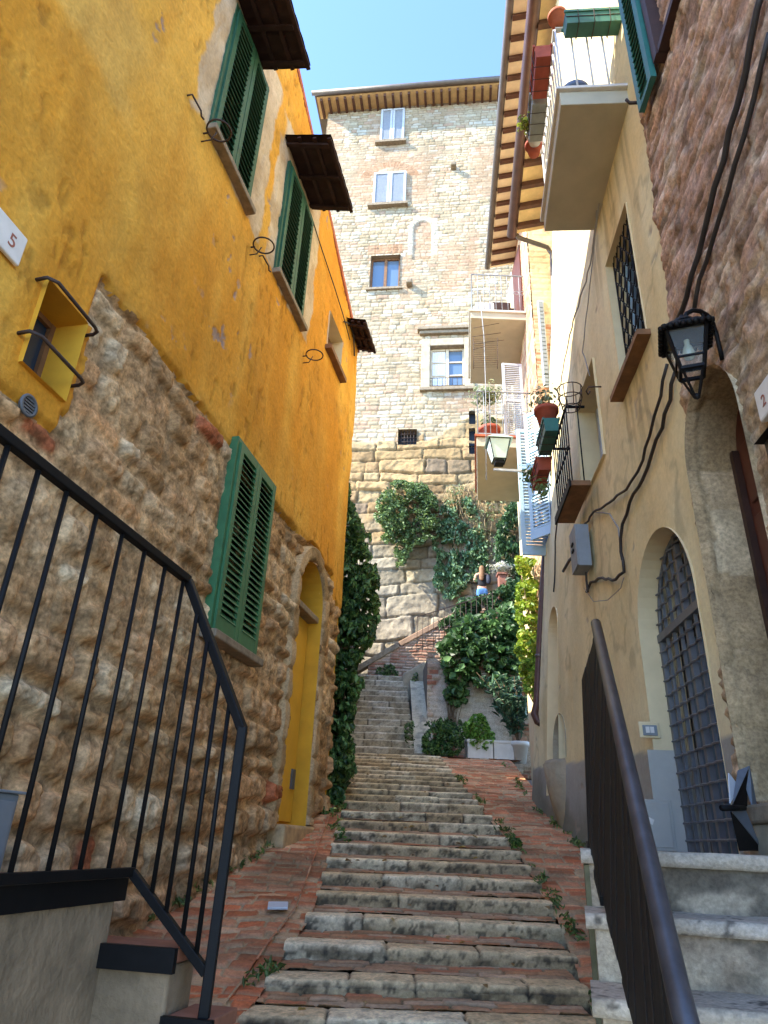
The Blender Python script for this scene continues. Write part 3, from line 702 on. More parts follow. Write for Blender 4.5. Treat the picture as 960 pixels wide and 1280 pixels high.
# upper flight
us = thing('staircase', None, None, (.15, 15.2, 3.2), kind='structure')
uY = np.linspace(15.15, 18.3, 13); zt = atY(480, 846, 18.5)[2]
uZ = np.linspace(3.25 + .16, zt, 13)
for i in range(13):
    x1 = .86 - .10 * (i / 12); ri = uZ[1] - uZ[0]
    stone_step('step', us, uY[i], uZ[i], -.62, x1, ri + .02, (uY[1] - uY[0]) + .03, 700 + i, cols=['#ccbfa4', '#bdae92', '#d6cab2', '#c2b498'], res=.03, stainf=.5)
b = MB(); b.box((-.75, 18.6, 2.8), (.95, 20.1, zt - .01)); tag(b.build('landing', 'cement'), kind='structure')
b = MB(); b.box((-.7, 15.3, 2.6), (.85, 18.6, 3.15)); tag(b.build('stair_base', 'cement'), kind='structure')
# the path strip between the two flights
b = MB(); b.box((-.65, 14.8, 2.9), (.9, 15.3, 3.235)); tag(b.build('landing', 'cement'), kind='structure')
# third flight, climbing to the right behind the brick parapet
b = MB()
for i in range(14): b.box((.7 + i * .27, 19.25, 5.0), (4.8, 20.3, zt + .17 * (i + 1)))
tag(b.build('staircase', 'cement'), kind='structure')
# ================================================================== RIGHT: BEIGE HOUSE
bh = thing('beige_house', 'beige plastered house with iron arched gate, grey dado and balconies, right side of the alley', 'house', BW(6, 1.6))
GS0, GS1, GZ, GZS = 4.72, 5.96, 1.45, 3.12
h_gate = sd_arch(GS0, GS1, GZ, GZS, 1.02)
h_win = sd_rect(5.10, 5.84, 5.22, 6.68)
h_jd = sd_rect(3.30, 4.30, 5.06, 6.22)
h_ar = sd_arch(.82, 1.50, 2.2, 4.22, .9)
h_ni = sd_arch(1.18, 1.84, 2.55, 2.75, 1.)
RB = .03
edge_s = lambda z: 6.30 + .078 * (z - 2) 
S, Z = np.meshgrid(lin_grid(-.25, 6.95, RB), lin_grid(.9, 12.2, RB))
bhol = [h_gate, h_win, h_jd, h_ar, h_ni]
S, Z = snap_holes(S, Z, bhol, RB)
def bpt(S, Z, H):
    Y = 10 - .9971 * S; return np.stack([fBx(Y, Z) - H, Y, Z + 0 * S], -1)
Hb = (fbm(S * .8, Z * .8, 71, 3) - .5) * .05 + (fbm(S * 4, Z * 4, 72, 4) - .5) * .012 + (fbm(S * 20, Z * 20, 73, 3) - .5) * .004
Hb += .03 * sst(.5, .3, Z - 2.3 - .0 * S) * 0
cb = mixc(np.broadcast_to(lin('#e2d09e'), S.shape + (3,)), np.broadcast_to(lin('#ecdfb4'), S.shape + (3,)), sst(.35, .65, fbm(S * .7, Z * .5, 74, 5)))
cb = mixc(cb, np.broadcast_to(lin('#dec48c'), cb.shape), sst(.5, .7, fbm(S * 1.1 + 4, Z * .35, 75, 4)) * .7)
cb = cb * (1 - .10 * sst(.55, .75, fbm(S * 3.5, Z * .7, 76, 4)))[..., None]
drip = np.zeros(S.shape)
for s0_, s1_, zt__ in ((5.0, 5.95, 5.17), (2.9, 3.9, 4.95), (3.25, 3.58, 4.2), (4.6, 6.1, 7.4)):
    inside = sst(-.02, .05, np.minimum(S - s0_, s1_ - S)); drip = np.maximum(drip, inside * sst(1.5, .0, zt__ - Z) * (Z < zt__) * sst(.45, .65, fbm(S * 14, Z * .6, 176, 3)))
cb = mixc(cb, np.broadcast_to(lin('#8c7c5e'), cb.shape), drip * .45)
crk = sst(.965, .99, 1 - np.abs(2 * fbm(S * 1.1 + .3 * fbm(S * 6, Z * 6, 177, 3), Z * .8, 178, 4) - 1)); cb = cb * (1 - .22 * crk)[..., None]
dz = 2.60 - .0655 * S
dado = sst(.015, -.015, Z - dz + (fbm(S * 3, Z * 3, 77, 3) - .5) * .02)
cg = mixc(np.broadcast_to(lin('#a09e94'), cb.shape), np.broadcast_to(lin('#b0ada2'), cb.shape), fbm(S * 2, Z * 2, 78, 4))
gr_ = rise(10 - S) ; stain = sst(.5, .05, Z - gr_ + (fbm(S * 3, Z * 3, 79, 4) - .5) * .5) * (S < 4.6)
cg = mixc(cg, np.broadcast_to(lin('#6d6a52'), cg.shape), stain * .7)
cb = mixc(cb, cg, dado)
chipb = sst(.78, .80, fbm(S * 5 + 1, Z * 5, 80, 4)); cb = mixc(cb, np.broadcast_to(lin('#a89a86'), cb.shape), chipb * .8)
Hb = Hb - chipb * .008
rag = (fbm(Z * 6, Z * 0, 81, 4) - .5) * .09
Hb = Hb - sst(-.06, .01, S - edge_s(Z) - rag) * .12
cS = (S[:-1, :-1] + S[1:, 1:]) / 2; cZ = (Z[:-1, :-1] + Z[1:, 1:]) / 2
kp = np.ones(cS.shape, bool)
for h in bhol: kp &= h(cS, cZ) > 0
kp &= cS < edge_s(cZ) + .04 + (rag[:-1, :-1] if True else 0)
gridob('plaster_wall', bpt(S, Z, Hb), cb, kp, 'plaster', bh)
def breveal(pts, n0, n1, name, m, parent, closed=False, back=False):
    b = MB(); n = len(pts)
    P0 = [V3(*bpt(np.array(s), np.array(z), np.array(n0))) for s, z in pts]; P1 = [V3(*bpt(np.array(s), np.array(z), np.array(n1))) for s, z in pts]
    b.add(P0 + P1, [(i, (i + 1) % n, n + (i + 1) % n, n + i) for i in range(n if closed else n - 1)])
    if back: b.add(P1, [tuple(range(n))])
    return b.build(name, m, parent)
# arched gate
breveal(arch_pts(GS0, GS1, GZ, GZS, 1.02, 24), .015, -.345, 'gate_recess', 'peach', bh)
b = MB(); b.wbox(B, GS0 - .002, GS0 + .004, -.34, .012, 1.5, 2.29); b.build('dado_return', 'dado', bh)
gt = MB(); gt.wbox(B, GS0 - .05, GS1 + .05, -.36, -.34, 1.4, 3.95); g0 = gt.build('gate', 'panel', bh)
N0 = -.20
archz = lambda s: GZS + 1.02 * math.sqrt(max(0, ((GS1 - GS0) / 2) ** 2 - (s - (GS0 + GS1) / 2) ** 2))
b = MB()
for s in (GS0 + .02, (GS0 + GS1) / 2, GS1 - .02): b.wbox(B, s - .022, s + .022, N0 - .02, N0 + .02, GZ, GZS - .02 if s != (GS0 + GS1) / 2 else archz(s) - .01)
b.wbox(B, GS0, GS1, N0 - .024, N0 + .03, GZS - .03, GZS + .03)
ap = [B.p(s, N0, z) for s, z in arch_pts(GS0 + .02, GS1 - .02, GZS, GZS, 1.02, 20)[1:-1]]; b.tube(ap, .018, 6); b.build('frame', 'gate', g0)
b = MB()
k = 8
for i in range(1, k):
    s = GS0 + (GS1 - GS0) * i / k
    if i == 4: continue
    b.wbox(B, s - .011, s + .011, N0 - .012, N0 + .012, GZ, archz(s) - .01)
b.build('bar', 'gate', g0)
b = MB()
for j in range(22):
    z = 1.58 + j * .11
    if abs(z - GZS) < .06: continue
    if z > archz((GS0 + GS1) / 2) - .08: break
    h = (GS1 - GS0) / 2 - .02 if z < GZS else math.sqrt(max(0, 1 - ((z - GZS) / 1.02 / ((GS1 - GS0) / 2)) ** 2)) * (GS1 - GS0) / 2 - .02
    c = (GS0 + GS1) / 2
    # wavy flat bars pass over the uprights
    pts = [B.p(c - h + 2 * h * q / 32, N0 + .018 + .010 * math.cos(q / 32 * 2 * h / ((GS1 - GS0) / k) * 2 * math.pi), z) for q in range(33)]
    b.tube(pts, .0085, 5, smooth=False)
b.build('cross_bar', 'gate', g0)
b = MB()
for (s0, s1, z0, z1) in ((GS0 + .08, 5.30, 1.6, 3.05), (5.38, GS1 - .08, 1.6, 3.05), (GS0 + .1, GS1 - .1, 3.2, 3.6)): b.wbox(B, s0, s1, -.338, -.33, z0, z1)
b.build('pane', 'bluegl', g0)
# barred upper window
pw = [(5.10, 5.22), (5.10, 6.68), (5.84, 6.68), (5.84, 5.22)]
breveal(pw, .015, -.24, 'window_recess', 'peach', bh, True)
b = MB(); b.wbox(B, 5.10, 5.84, -.26, -.24, 5.22, 6.68); wo = b.build('window', 'glass', bh)
b = MB()
for a in ((5.10, 5.15), (5.45, 5.49), (5.79, 5.84)): b.wbox(B, a[0], a[1], -.238, -.20, 5.22, 6.68)
b.build('frame', 'blueshut', wo)
b = MB()
for i in range(6):
    s = 5.16 + i * .125
    b.tube([B.p(s, -.1, 5.24), B.p(s, -.1, 6.66)], .008, 6)
for j in range(8):
    z = 5.34 + j * .18
    for i in range(5):
        s = 5.16 + i * .125; b.tube([B.p(s, -.1, z), B.p(s + .0625, -.095, z + .09), B.p(s + .125, -.1, z)], .006, 5); b.tube([B.p(s, -.1, z), B.p(s + .0625, -.105, z - .09), B.p(s + .125, -.1, z)], .006, 5)
b.build('grille', 'iron', wo)
b = MB(); b.wbox(B, 5.02, 5.92, -.2, .05, 5.165, 5.215); b.build('sill', 'wood', wo)
# little balcony door
breveal([(3.30, 5.06), (3.30, 6.22), (4.30, 6.22), (4.30, 5.06)], .015, -.30, 'balcony_recess', 'peach', bh, True)
b = MB(); b.wbox(B, 3.28, 4.32, -.34, -.31, 5.0, 6.24); wo = b.build('window', 'bluegl', bh)
b = MB()
for a in (3.30, 3.77, 4.23): b.wbox(B, a, a + .07, -.305, -.27, 5.06, 6.22)
b.build('frame', 'grayshut', wo)
# small blind arch and grated niche further along
breveal(arch_pts(.82, 1.50, 2.2, 4.22, .9, 16), .015, -.22, 'blind_arch', 'peach', bh, back=True)
breveal(arch_pts(1.18, 1.84, 2.55, 2.75, 1., 16), .015, -.15, 'niche', 'cement', bh, back=True)
b = MB()
for i in range(1, 12):
    s = 1.18 + .66 * i / 12; zt_n = 2.75 + math.sqrt(max(0, .33 ** 2 - (s - 1.51) ** 2)); b.wbox(B, s - .006, s + .006, -.06, -.05, 2.56, zt_n)
for j in range(9): b.wbox(B, 1.2, 1.82, -.048, -.04, 2.58 + .05 * j, 2.59 + .05 * j)
b.build('niche_grating', 'rust', bh)
b = MB(); b.lathe(B.p(1.5, -.05, 1.7), [(.0, 0), (.20, .02), (.32, .5), (.36, .80), (.33, .84), (.0, .84)], 24); b.build('well_buttress', 'cement', bh)
# balcony of the upper floor
CN, CF_, CR, CL_ = V3(1.38, 3.81, 0), V3(1.55, 5.17, 0), V3(2.06, 5.12, 0), V3(1.95, 3.76, 0)
ub = thing('balcony', 'white edged balcony with flower boxes, high on the beige house', 'balcony', (1.9, 4.4, 7.4))
ZB = 7.4
b = MB(); b.prism([CN + V3(0, 0, ZB), V3(2.02, 3.76, ZB), V3(2.16, 5.12, ZB), CF_ + V3(0, 0, ZB)], V3(0, 0, .17)); b.build('slab', 'slabun', ub, .006)
b = MB(); b.prism([CN + V3(-.03, -.03, ZB + .172), V3(2.02, 3.72, ZB + .172), V3(2.16, 5.15, ZB + .172), CF_ + V3(-.03, .03, ZB + .172)], V3(0, 0, .035)); b.build('coping', 'marble', ub, .004)
b = MB(); RZ = ZB + .207
e1, e2 = CN + V3(.04, .04, 0), CF_ + V3(.04, -.04, 0); e0 = V3(1.97, 3.80, 0)
up_ = lambda p, z: p * V3(1, 1, 0) + V3(0, 0, z)
b.bar(up_(e0, RZ + .95), up_(e1, RZ + .95), .04, .02); b.bar(up_(e1, RZ + .95), up_(e2, RZ + .95), .04, .02)
b.build('top_rail', 'wht', ub)
b = MB(); b.bar(up_(e0, RZ + .06), up_(e1, RZ + .06), .03, .012); b.bar(up_(e1, RZ + .06), up_(e2, RZ + .06), .03, .012); b.build('bottom_rail', 'wht', ub)
for k in range(5):
    p = e1 + (e0 - e1) * k / 4.; q = MB(); q.tube([up_(p, RZ), up_(p, RZ + .95)], .010, 6); q.build('baluster', 'wht', ub)
for k in range(1, 13):
    p = e1 + (e2 - e1) * k / 12.; q = MB(); q.tube([up_(p, RZ), up_(p, RZ + .95)], .010, 6); q.build('baluster', 'wht', ub)
def flowerbox(c, ax, w, m, lab, z, h=.16, dp=.16, plant=None, grp='flower boxes on the upper balcony'):
    t_ = thing('flower_box', lab, 'flower box', (c[0], c[1], z), grp); ay = np.cross(V3(0, 0, 1), ax)
    b = MB(); o = V3(c[0], c[1], z)
    vs = []
    for zz, k in ((0, .82), (h, 1.)):
        vs += [o + ax * (sx * w / 2 * (.97 if zz == 0 else 1)) + ay * (sy * dp / 2 * k) + V3(0, 0, zz) for sx, sy in ((-1, -1), (1, -1), (1, 1), (-1, 1))]
    b.add(vs, [(0, 3, 2, 1), (0, 1, 5, 4), (1, 2, 6, 5), (2, 3, 7, 6), (3, 0, 4, 7)])
    b.obox(o, ax, ay, V3(0, 0, 1), (-w / 2 - .01, w / 2 + .01), (-dp / 2 - .01, -dp / 2 + .008), (h - .025, h + .005)); b.obox(o, ax, ay, V3(0, 0, 1), (-w / 2 - .01, w / 2 + .01), (dp / 2 - .008, dp / 2 + .01), (h - .025, h + .005))
    b.obox(o, ax, ay, V3(0, 0, 1), (-w / 2, w / 2), (-dp / 2 + .01, dp / 2 - .01), (h - .03, h - .02)); b.build('box', m, t_)
    q = MB()
    for s in (-.28, .0, .28): q.tube([o + ax * (w * s) - ay * (dp / 2 + .012) + V3(0, 0, h), o + ax * (w * s) - ay * (dp / 2) + V3(0, 0, -.012), o + ax * (w * s) + ay * (dp / 2) + V3(0, 0, -.012), o + ax * (w * s) + ay * (dp / 2 + .012) + V3(0, 0, h)], .004, 5)
    for s in (-.5, .5): q.tube([o - ax * w / 2 + ay * (dp * s * .95) + V3(0, 0, h * .5), o + ax * w / 2 + ay * (dp * s * .95) + V3(0, 0, h * .5)], .004, 5)
    q.build('wire_holder', 'rust', t_); return t_
xax = (e0 - e1) / np.linalg.norm(e0 - e1); yax = (e2 - e1) / np.linalg.norm(e2 - e1)
flowerbox((e0 + e1) / 2 - V3(-.02, .12, 0), xax, .50, 'greenbox', 'green flower box hanging on the near end of the upper balcony', RZ + .72)
flowerbox(e1 + yax * .28 - V3(.12, 0, 0), yax, .42, 'pot', 'terracotta red flower box hanging on the near outer corner of the upper balcony', RZ + .66)
flowerbox(e1 + yax * .74 - V3(.12, 0, 0), yax, .42, 'greybox', 'grey flower box hanging beside the terracotta one on the upper balcony', RZ + .66)
def pot(c, r, h, m, lab, grp=None, cat='flower pot', name='flower_pot'):
    b = MB(); b.lathe(c, [(0, 0), (r * .68, 0), (r * .95, h * .78), (r * 1.06, h * .78), (r * 1.08, h), (r * .96, h), (r * .92, h * .86), (0, h * .86)], 20)
    return tag(b.build(name, m), lab, cat, grp)
pot(up_(e1 + yax * 1.12 - V3(.12, 0, 0), RZ + .70), .085, .15, 'pot', 'round terracotta pot hung on the far part of the upper balcony rail')
pot(up_(e1 + yax * 1.0 - V3(.12, 0, 0), RZ + .72), .085, .15, 'whitepot', 'pale round pot with green rim hung next to the grey flower box')
pot(up_(e1 + V3(.16, .14, 0), RZ + .0), .13, .22, 'bluem', 'blue grey tub standing on the floor of the upper balcony')
pot(up_(e1 + V3(.44, .14, 0), RZ + .0), .10, .18, 'pot', 'terracotta pot standing on the floor of the upper balcony')
pot(up_(e1 + V3(.03, -.02, 0), RZ + .965), .085, .17, 'tilec', 'pale terracotta pot standing on top of the upper balcony corner')
# eaves: lower one over the beige house, higher one over the far house
def eave(name, parent, p0, p1, z, over, n_r, th, m_soff, slope=.25):
    d_ = p1 - p0; Ln = np.linalg.norm(d_); d_ /= Ln; nrm = V3(d_[1], -d_[0], 0)        # to the right of travel (into the house)
    if nrm[0] < 0: nrm = -nrm
    b = MB(); b.obox(up_(p0, z + .05), d_, nrm + V3(0, 0, slope), V3(0, 0, 1), (0, Ln), (-.02, over), (0, .05)); b.build('soffit', m_soff, parent)
    b = MB(); b.obox(up_(p0, z + .115), d_, nrm + V3(0, 0, slope), V3(0, 0, 1), (-.05, Ln + .05), (-.08, over + 1.2), (0, .06)); b.build('roof', 'rooftile', parent)
    for i in range(n_r):
        q = MB(); c = up_(p0, z + .045) + d_ * (Ln * (i + .5) / n_r)
        q.obox(c, d_, nrm + V3(0, 0, slope), V3(0, 0, 1), (-.04, .04), (.03, over), (-th, 0)); q.build('rafter', 'beam', parent)
def gutter(parent, p0, p1, z, r, m, name='gutter'):
    d_ = p1 - p0; d_ = d_ / np.linalg.norm(d_); b = MB(); side = V3(d_[1], -d_[0], 0)
    n = 12; pts = []
    for k in range(n + 1):
        a = math.pi * k / n; pts.append((math.cos(a) * r, -math.sin(a) * r))
    vs = [up_(p, z) + side * x + V3(0, 0, y) for p in (p0, p1) for x, y in pts]
    b.add(vs, [(k, k + 1, n + 2 + k, n + 1 + k) for k in range(n)] + [tuple(range(n + 1)), tuple(range(n + 1, 2 * n + 2))], True)
    return b.build(name, m, parent)
eave('eave', bh, V3(1.62, 3.4, 0), V3(2.30, 9.62, 0), 12.25, .95, 14, .11, 'soffit', .18)
gutter(bh, V3(1.56, 3.3, 0), V3(2.25, 9.66, 0), 12.30, .095, 'copper')
# downpipe from the gutter elbow down the far corner
dp = thing('downpipe', 'dark brown downpipe at the far corner of the beige house', 'downpipe', (2.3, 9.9, 2.6))
far_pts = [atY(640, 287, 9.62), atY(648, 297, 9.7), atY(684, 309, 9.86), atY(690, 318, 9.88)] + [atY(u, v, 9.9) for u, v in ((693, 400), (693, 500), (692, 560))]
b = MB(); b.tube(far_pts, .045, 10); b.build('upper_pipe', 'greygut', dp)
b = MB(); b.tube([atY(u, v, 9.9) for u, v in ((692, 560), (688, 600), (682, 680), (676, 780), (671, 880))] + [atY(668, 893, 9.88), atY(672, 902, 9.82), atY(678, 905, 9.78)], .052, 10); b.build('lower_pipe', 'copper', dp)
b = MB()
for u, v in ((692, 420), (692, 540), (683, 665), (674, 820)): c = atY(u, v, 9.9); b.lathe(c - V3(0, 0, .02), [(.056, 0), (.062, .0), (.062, .04), (.056, .04)], 12); 
b.build('clamp', 'greygut', dp)
# Juliet balcony rail with its ledge, pots and basket
jb = thing('balcony_railing', 'small dark iron balcony railing with planters, middle of the beige house', 'railing', B.p(3.2, .1, 5))
b = MB(); b.wbox(B, 2.92, 3.85, .0, .20, 4.96, 5.02); b.build('ledge', 'wood', jb, .006)
b = MB(); b.wbox(B, 2.91, 3.86, .202, .22, 4.945, 5.035); b.build('ledge_trim', 'iron', jb)
b = MB(); b.bar(B.p(2.95, .18, 5.93), B.p(3.83, .18, 5.93), .022); b.bar(B.p(3.83, .18, 5.93), B.p(3.83, -.02, 5.93), .022); b.bar(B.p(2.95, .18, 5.93), B.p(2.95, -.02, 5.93), .022); b.bar(B.p(2.95, .18, 5.45), B.p(3.83, .18, 5.45), .014); b.build('top_rail', 'iron', jb)
for k in range(9):
    b = MB(); s = 2.96 + k * .108; b.tube([B.p(s, .18, 5.02), B.p(s, .18, 5.93)], .0075, 6); b.build('baluster', 'iron', jb)
b = MB(); b.tube([B.p(3.83, .06, 5.02), B.p(3.83, .06, 5.93)], .0075, 6); b.build('baluster', 'iron', jb)
nax = -B.a
flowerbox(B.p(3.42, .32, 0), nax, .55, 'tgreen', 'dark green flower box in a wire holder on the small iron balcony', 5.72, .16, .17, grp='planters on the small iron balcony')
flowerbox(B.p(2.80, .32, 0), nax, .55, 'pot', 'terracotta flower box in a wire holder on the small iron balcony', 5.58, .17, .17, grp='planters on the small iron balcony')
pc = B.p(3.50, .33, 5.90); pot(pc, .13, .22, 'pot', 'large terracotta pot with wispy plant above the dark green flower box')
bk_ = thing('wire_basket', 'empty round wire pot basket on the near end of the small iron balcony', 'basket', B.p(4.05, .14, 5.8)); b = MB()
for z, r in ((6.12, .13), (6.0, .12), (5.88, .09)): c = B.p(4.0, .16, z - .08); b.tube([c + r * V3(math.cos(a), math.sin(a), 0) for a in np.linspace(0, 2 * math.pi, 21)[:-1]], .006, 5, closed=True)
for a in np.linspace(0, 2 * math.pi, 9)[:-1]: c = B.p(4.0, .16, -.08); b.tube([c + .13 * V3(math.cos(a), math.sin(a), 0) + V3(0, 0, 6.12), c + .12 * V3(math.cos(a), math.sin(a), 0) + V3(0, 0, 6.0), c + .09 * V3(math.cos(a), math.sin(a), 0) + V3(0, 0, 5.88)], .005, 5)
b.build('basket', 'rust', bk_)
b = MB(); b.tube([B.p(4.62, .0, 5.62), B.p(4.62, .12, 5.62), B.p(4.60, .14, 5.58), B.p(4.58, .12, 5.56), B.p(4.58, .1, 5.60)], .008, 6); tag(b.build('iron_hook', 'rust'), 'rusty iron hook on the beige wall right of the wire basket', 'hook')
# junction box, bell panel, hatch
bx = thing('junction_box', 'grey electrical junction box with cables on the beige wall', 'electrical box', B.p(3.45, .02, 4.3))
b = MB(); b.wbox(B, 3.26, 3.56, .0, .13, 4.20, 4.66); b.build('case', 'cabgrey', bx, .006)
b = MB(); b.wbox(B, 3.255, 3.405, .131, .145, 4.205, 4.655); b.wbox(B, 3.415, 3.565, .131, .145, 4.205, 4.655); b.build('lid', 'cabgrey', bx, .003)
b = MB(); b.wbox(B, 3.37, 3.45, .146, .16, 4.40, 4.425); b.wbox(B, 3.37, 3.45, .146, .16, 4.47, 4.495); b.build('latch', 'iron', bx)
def jamb(u, v):
    P = hit(u, v, B.p(GS0, 0, 0), B.a); return float((P - B.p(0, 0, 0)) @ B.n), float(P[2])
JX = -B.n
def jbox(b, n0, n1, d0, d1, z0, z1): return b.obox(B.p(GS0 + .005, 0, 0), JX, B.a, V3(0, 0, 1), (-n1, -n0), (d0, d1), (z0, z1))
n_, z_ = jamb(811, 913); bl = thing('bell_panel', 'small pale doorbell panel left of the arched gate', 'doorbell', B.p(GS0, n_, z_ - .05))
b = MB(); jbox(b, n_ - .075, n_ + .075, 0, .012, z_ - .055, z_ + .06); b.build('plate', 'peach', bl, .006)
b = MB(); jbox(b, n_ - .055, n_ + .05, .012, .024, z_ - .04, z_ + .035); b.build('button_panel', 'cabgrey', bl, .004)
b = MB(); jbox(b, n_ - .03, n_ - .002, .024, .03, z_ - .022, z_ + .022); b.build('button', 'marble', bl)
b = MB(); jbox(b, n_ + .003, n_ + .03, .024, .03, z_ - .022, z_ + .022); b.build('button', 'marble', bl)
n_, z_ = jamb(820, 1032); ht = thing('wall_hatch', 'grey painted metal hatch low on the wall left of the arched gate', 'hatch', B.p(GS0, n_, 1.62))
b = MB(); jbox(b, n_ - .12, n_ + .12, 0, .012, 1.62, z_ + .17); b.build('frame', 'dado', ht, .004)
b = MB(); jbox(b, n_ - .10, n_ + .10, .012, .02, 1.64, z_ + .15); b.build('door', 'dado', ht, .004)
b = MB(); b.obox(B.p(GS0 + .027, n_ + .09, z_ + .03), JX * .85 - V3(0, 0, .4), B.a, V3(0, 0, .85) + JX * .4, (0, .07), (0, .003), (0, .04)); b.build('label', 'marble', ht)

# ================================================================== STONE HOUSE (right, nearest)
ah = thing('stone_house', 'rough pinkish stone house with a narrow arched doorway, nearest on the right', 'house', B.p(7, 0, 1.6))
RA = .02
S, Z = np.meshgrid(lin_grid(6.1, 9.3, RA), lin_grid(1.2, 9.6, RA))
AS0, AS1, AZ0, AZS = 6.50, 7.24, 1.84, 3.64
h_ad = sd_arch(AS0, AS1, AZ0, AZS, 1.1); h_aw = sd_rect(7.55, 8.3, 6.6, 8.2)
S, Z = snap_holes(S, Z, [h_ad, h_aw], RA)
d, rr = masonry(S, Z, (.045, .10), (.22, .65), 41, .028, 3.2, 5)
rg = fbm(S * 6, Z * 9, 83, 5); fg = fbm(S * 24, Z * 30, 84, 4)
# eroded courses: pitted horizontal furrows
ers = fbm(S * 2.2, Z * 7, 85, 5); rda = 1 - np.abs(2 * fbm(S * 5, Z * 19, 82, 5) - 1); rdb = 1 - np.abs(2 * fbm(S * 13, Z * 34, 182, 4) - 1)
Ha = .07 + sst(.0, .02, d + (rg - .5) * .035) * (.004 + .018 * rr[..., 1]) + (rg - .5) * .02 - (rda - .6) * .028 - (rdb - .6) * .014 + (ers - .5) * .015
ca = pal(['#bd9c88', '#b08e7a', '#c8aa94', '#b6947e', '#d0b6a0', '#bc967e', '#a88a78', '#ccaa94'], rr[..., 0]) * (.7 + .6 * fbm(S * 4, Z * 6, 86, 5))[..., None]
low = sst(4.6, 3.6, Z + (rg - .5) * 1.5)
ca = mixc(np.broadcast_to(lin('#a58a76'), ca.shape), ca, sst(.002, .016, d + (rg - .5) * .02))
ca = mixc(ca, pal(['#b89e78', '#a88c68', '#c6ac86', '#ae9470'], rr[..., 0]) * (.7 + .6 * fg)[..., None], low * .75)
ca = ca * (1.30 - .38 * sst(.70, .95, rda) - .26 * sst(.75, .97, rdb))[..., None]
ca = mixc(ca, np.broadcast_to(lin('#5b4a3d'), ca.shape), sst(.58, .72, fbm(S * 7, Z * 10, 87, 5)) * .6)
ca = mixc(ca, np.broadcast_to(lin('#bfae96'), ca.shape), sst(.66, .74, fbm(S * 5 + 3, Z * 5, 88, 4)) * .6)
lump = sst(-.04, .10, S - edge_s(Z) - (fbm(Z * 5, Z * 0, 89, 4) - .5) * .1)
Ha = Ha * lump - .03 * (1 - lump)
cS = (S[:-1, :-1] + S[1:, 1:]) / 2; cZ = (Z[:-1, :-1] + Z[1:, 1:]) / 2
kp = (h_ad(cS, cZ) > 0) & (h_aw(cS, cZ) > 0) & (cS > edge_s(cZ) - .12)
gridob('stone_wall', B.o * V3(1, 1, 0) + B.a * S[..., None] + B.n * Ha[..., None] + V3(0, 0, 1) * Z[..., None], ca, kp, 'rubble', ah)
# deep reveal of the doorway, as rough masonry
prof = np.array(arch_pts(AS0, AS1, AZ0, AZS, 1.1, 24)); seg = np.concatenate([[0], np.cumsum(np.linalg.norm(np.diff(prof, axis=0), axis=1))])
tt = lin_grid(0, seg[-1], .02); xs = np.interp(tt, seg, prof[:, 0]); zs = np.interp(tt, seg, prof[:, 1])
gx_ = np.gradient(zs); gz_ = -np.gradient(xs); nl = np.hypot(gx_, gz_) + 1e-9; gx_ /= nl; gz_ /= nl
T, W = np.meshgrid(tt, lin_grid(0, .30, .02)); dd, r2 = masonry(T, W, (.5, .6), (.22, .45), 15, .02, 3, 8)
hh = ((fbm(T * 6, W * 6, 18, 4) - .5) * .05 + sst(0, .02, dd) * .015) * sst(0, .05, W) - .004
Pr = B.o * V3(1, 1, 0) + B.a * (xs + gx_ * hh)[..., None] + B.n * (.09 - W)[..., None] + V3(0, 0, 1) * (zs + gz_ * hh)[..., None]
gridob('door_jamb', Pr, pal(['#bfa682', '#ac936f', '#cab38f', '#a18a68'], r2[..., 0]) * (.65 + .7 * fbm(T * 7, W * 7, 19, 5))[..., None], None, 'rubble', ah)
b = MB(); b.wbox(B, AS0 - .05, AS1 + .4, -.25, -.20, AZ0 - .1, 4.1)
do = b.build('door', 'brown', ah)
b = MB(); b.wbox(B, AS0 + .02, AS0 + .06, -.198, -.16, AZ0, 3.75); b.build('frame', 'dwood', do)
b = MB()
for z0, z1 in ((1.95, 2.6), (2.68, 3.3), (3.38, 3.75)): b.wbox(B, AS0 + .1, AS1 - .06, -.2, -.185, z0, z1)
b.build('door_panel', 'brown', do, .01)
b = MB(); b.wbox(B, AS0 - .06, AS1 + .6, -.3, .13, 1.74, 1.82); b.build('threshold', 'sill', ah, .012)
b = MB(); b.wbox(B, AS0 + .0, AS1 + .6, -.2, .11, 1.3, 1.739); b.build('door_step', 'cement', ah, .012)
# upper window with open shutter
sa0, sz0 = B.px(805, 141, .14); sa1 = B.px(818, 95, .14)[0]
breveal([(7.55, 6.6), (7.55, 8.2), (8.3, 8.2), (8.3, 6.6)], .09, -.2, 'window_recess', 'cement', ah, True)
b = MB(); b.wbox(B, 7.55, 8.3, -.24, -.2, 6.6, 8.2); wo = b.build('window', 'bluegl', ah)
b = MB(); b.wbox(B, sa1 + .02, sa1 + .09, -.0, .14, sz0 + .1, sz0 + 1.7); b.wbox(B, sa1 + .096, sa1 + .9, -.19, .13, sz0 + .1, sz0 + .15); b.build('frame', 'dwood', wo)
b1, b2 = MB(), MB(); ca_ = math.cos(.04); sa_ = math.sin(.04)
ax = -B.a * ca_ + B.n * sa_; louvre_leaf(b1, b2, B.p(sa1, .125, sz0), ax, B.n * ca_ + B.a * sa_, sa1 - sa0, 1.6, 22, .04, .06); b1.add(b2.v, b2.f)
b1.build('shutter', 'tgreen', wo)
b = MB(); b.tube([B.p(sa0 - .06, .02, sz0 + .2), B.p(sa0 - .06, .2, sz0 + .2), B.p(sa0 - .06, .22, sz0 + .24)], .012, 6); b.build('shutter_catch', 'rust', wo)
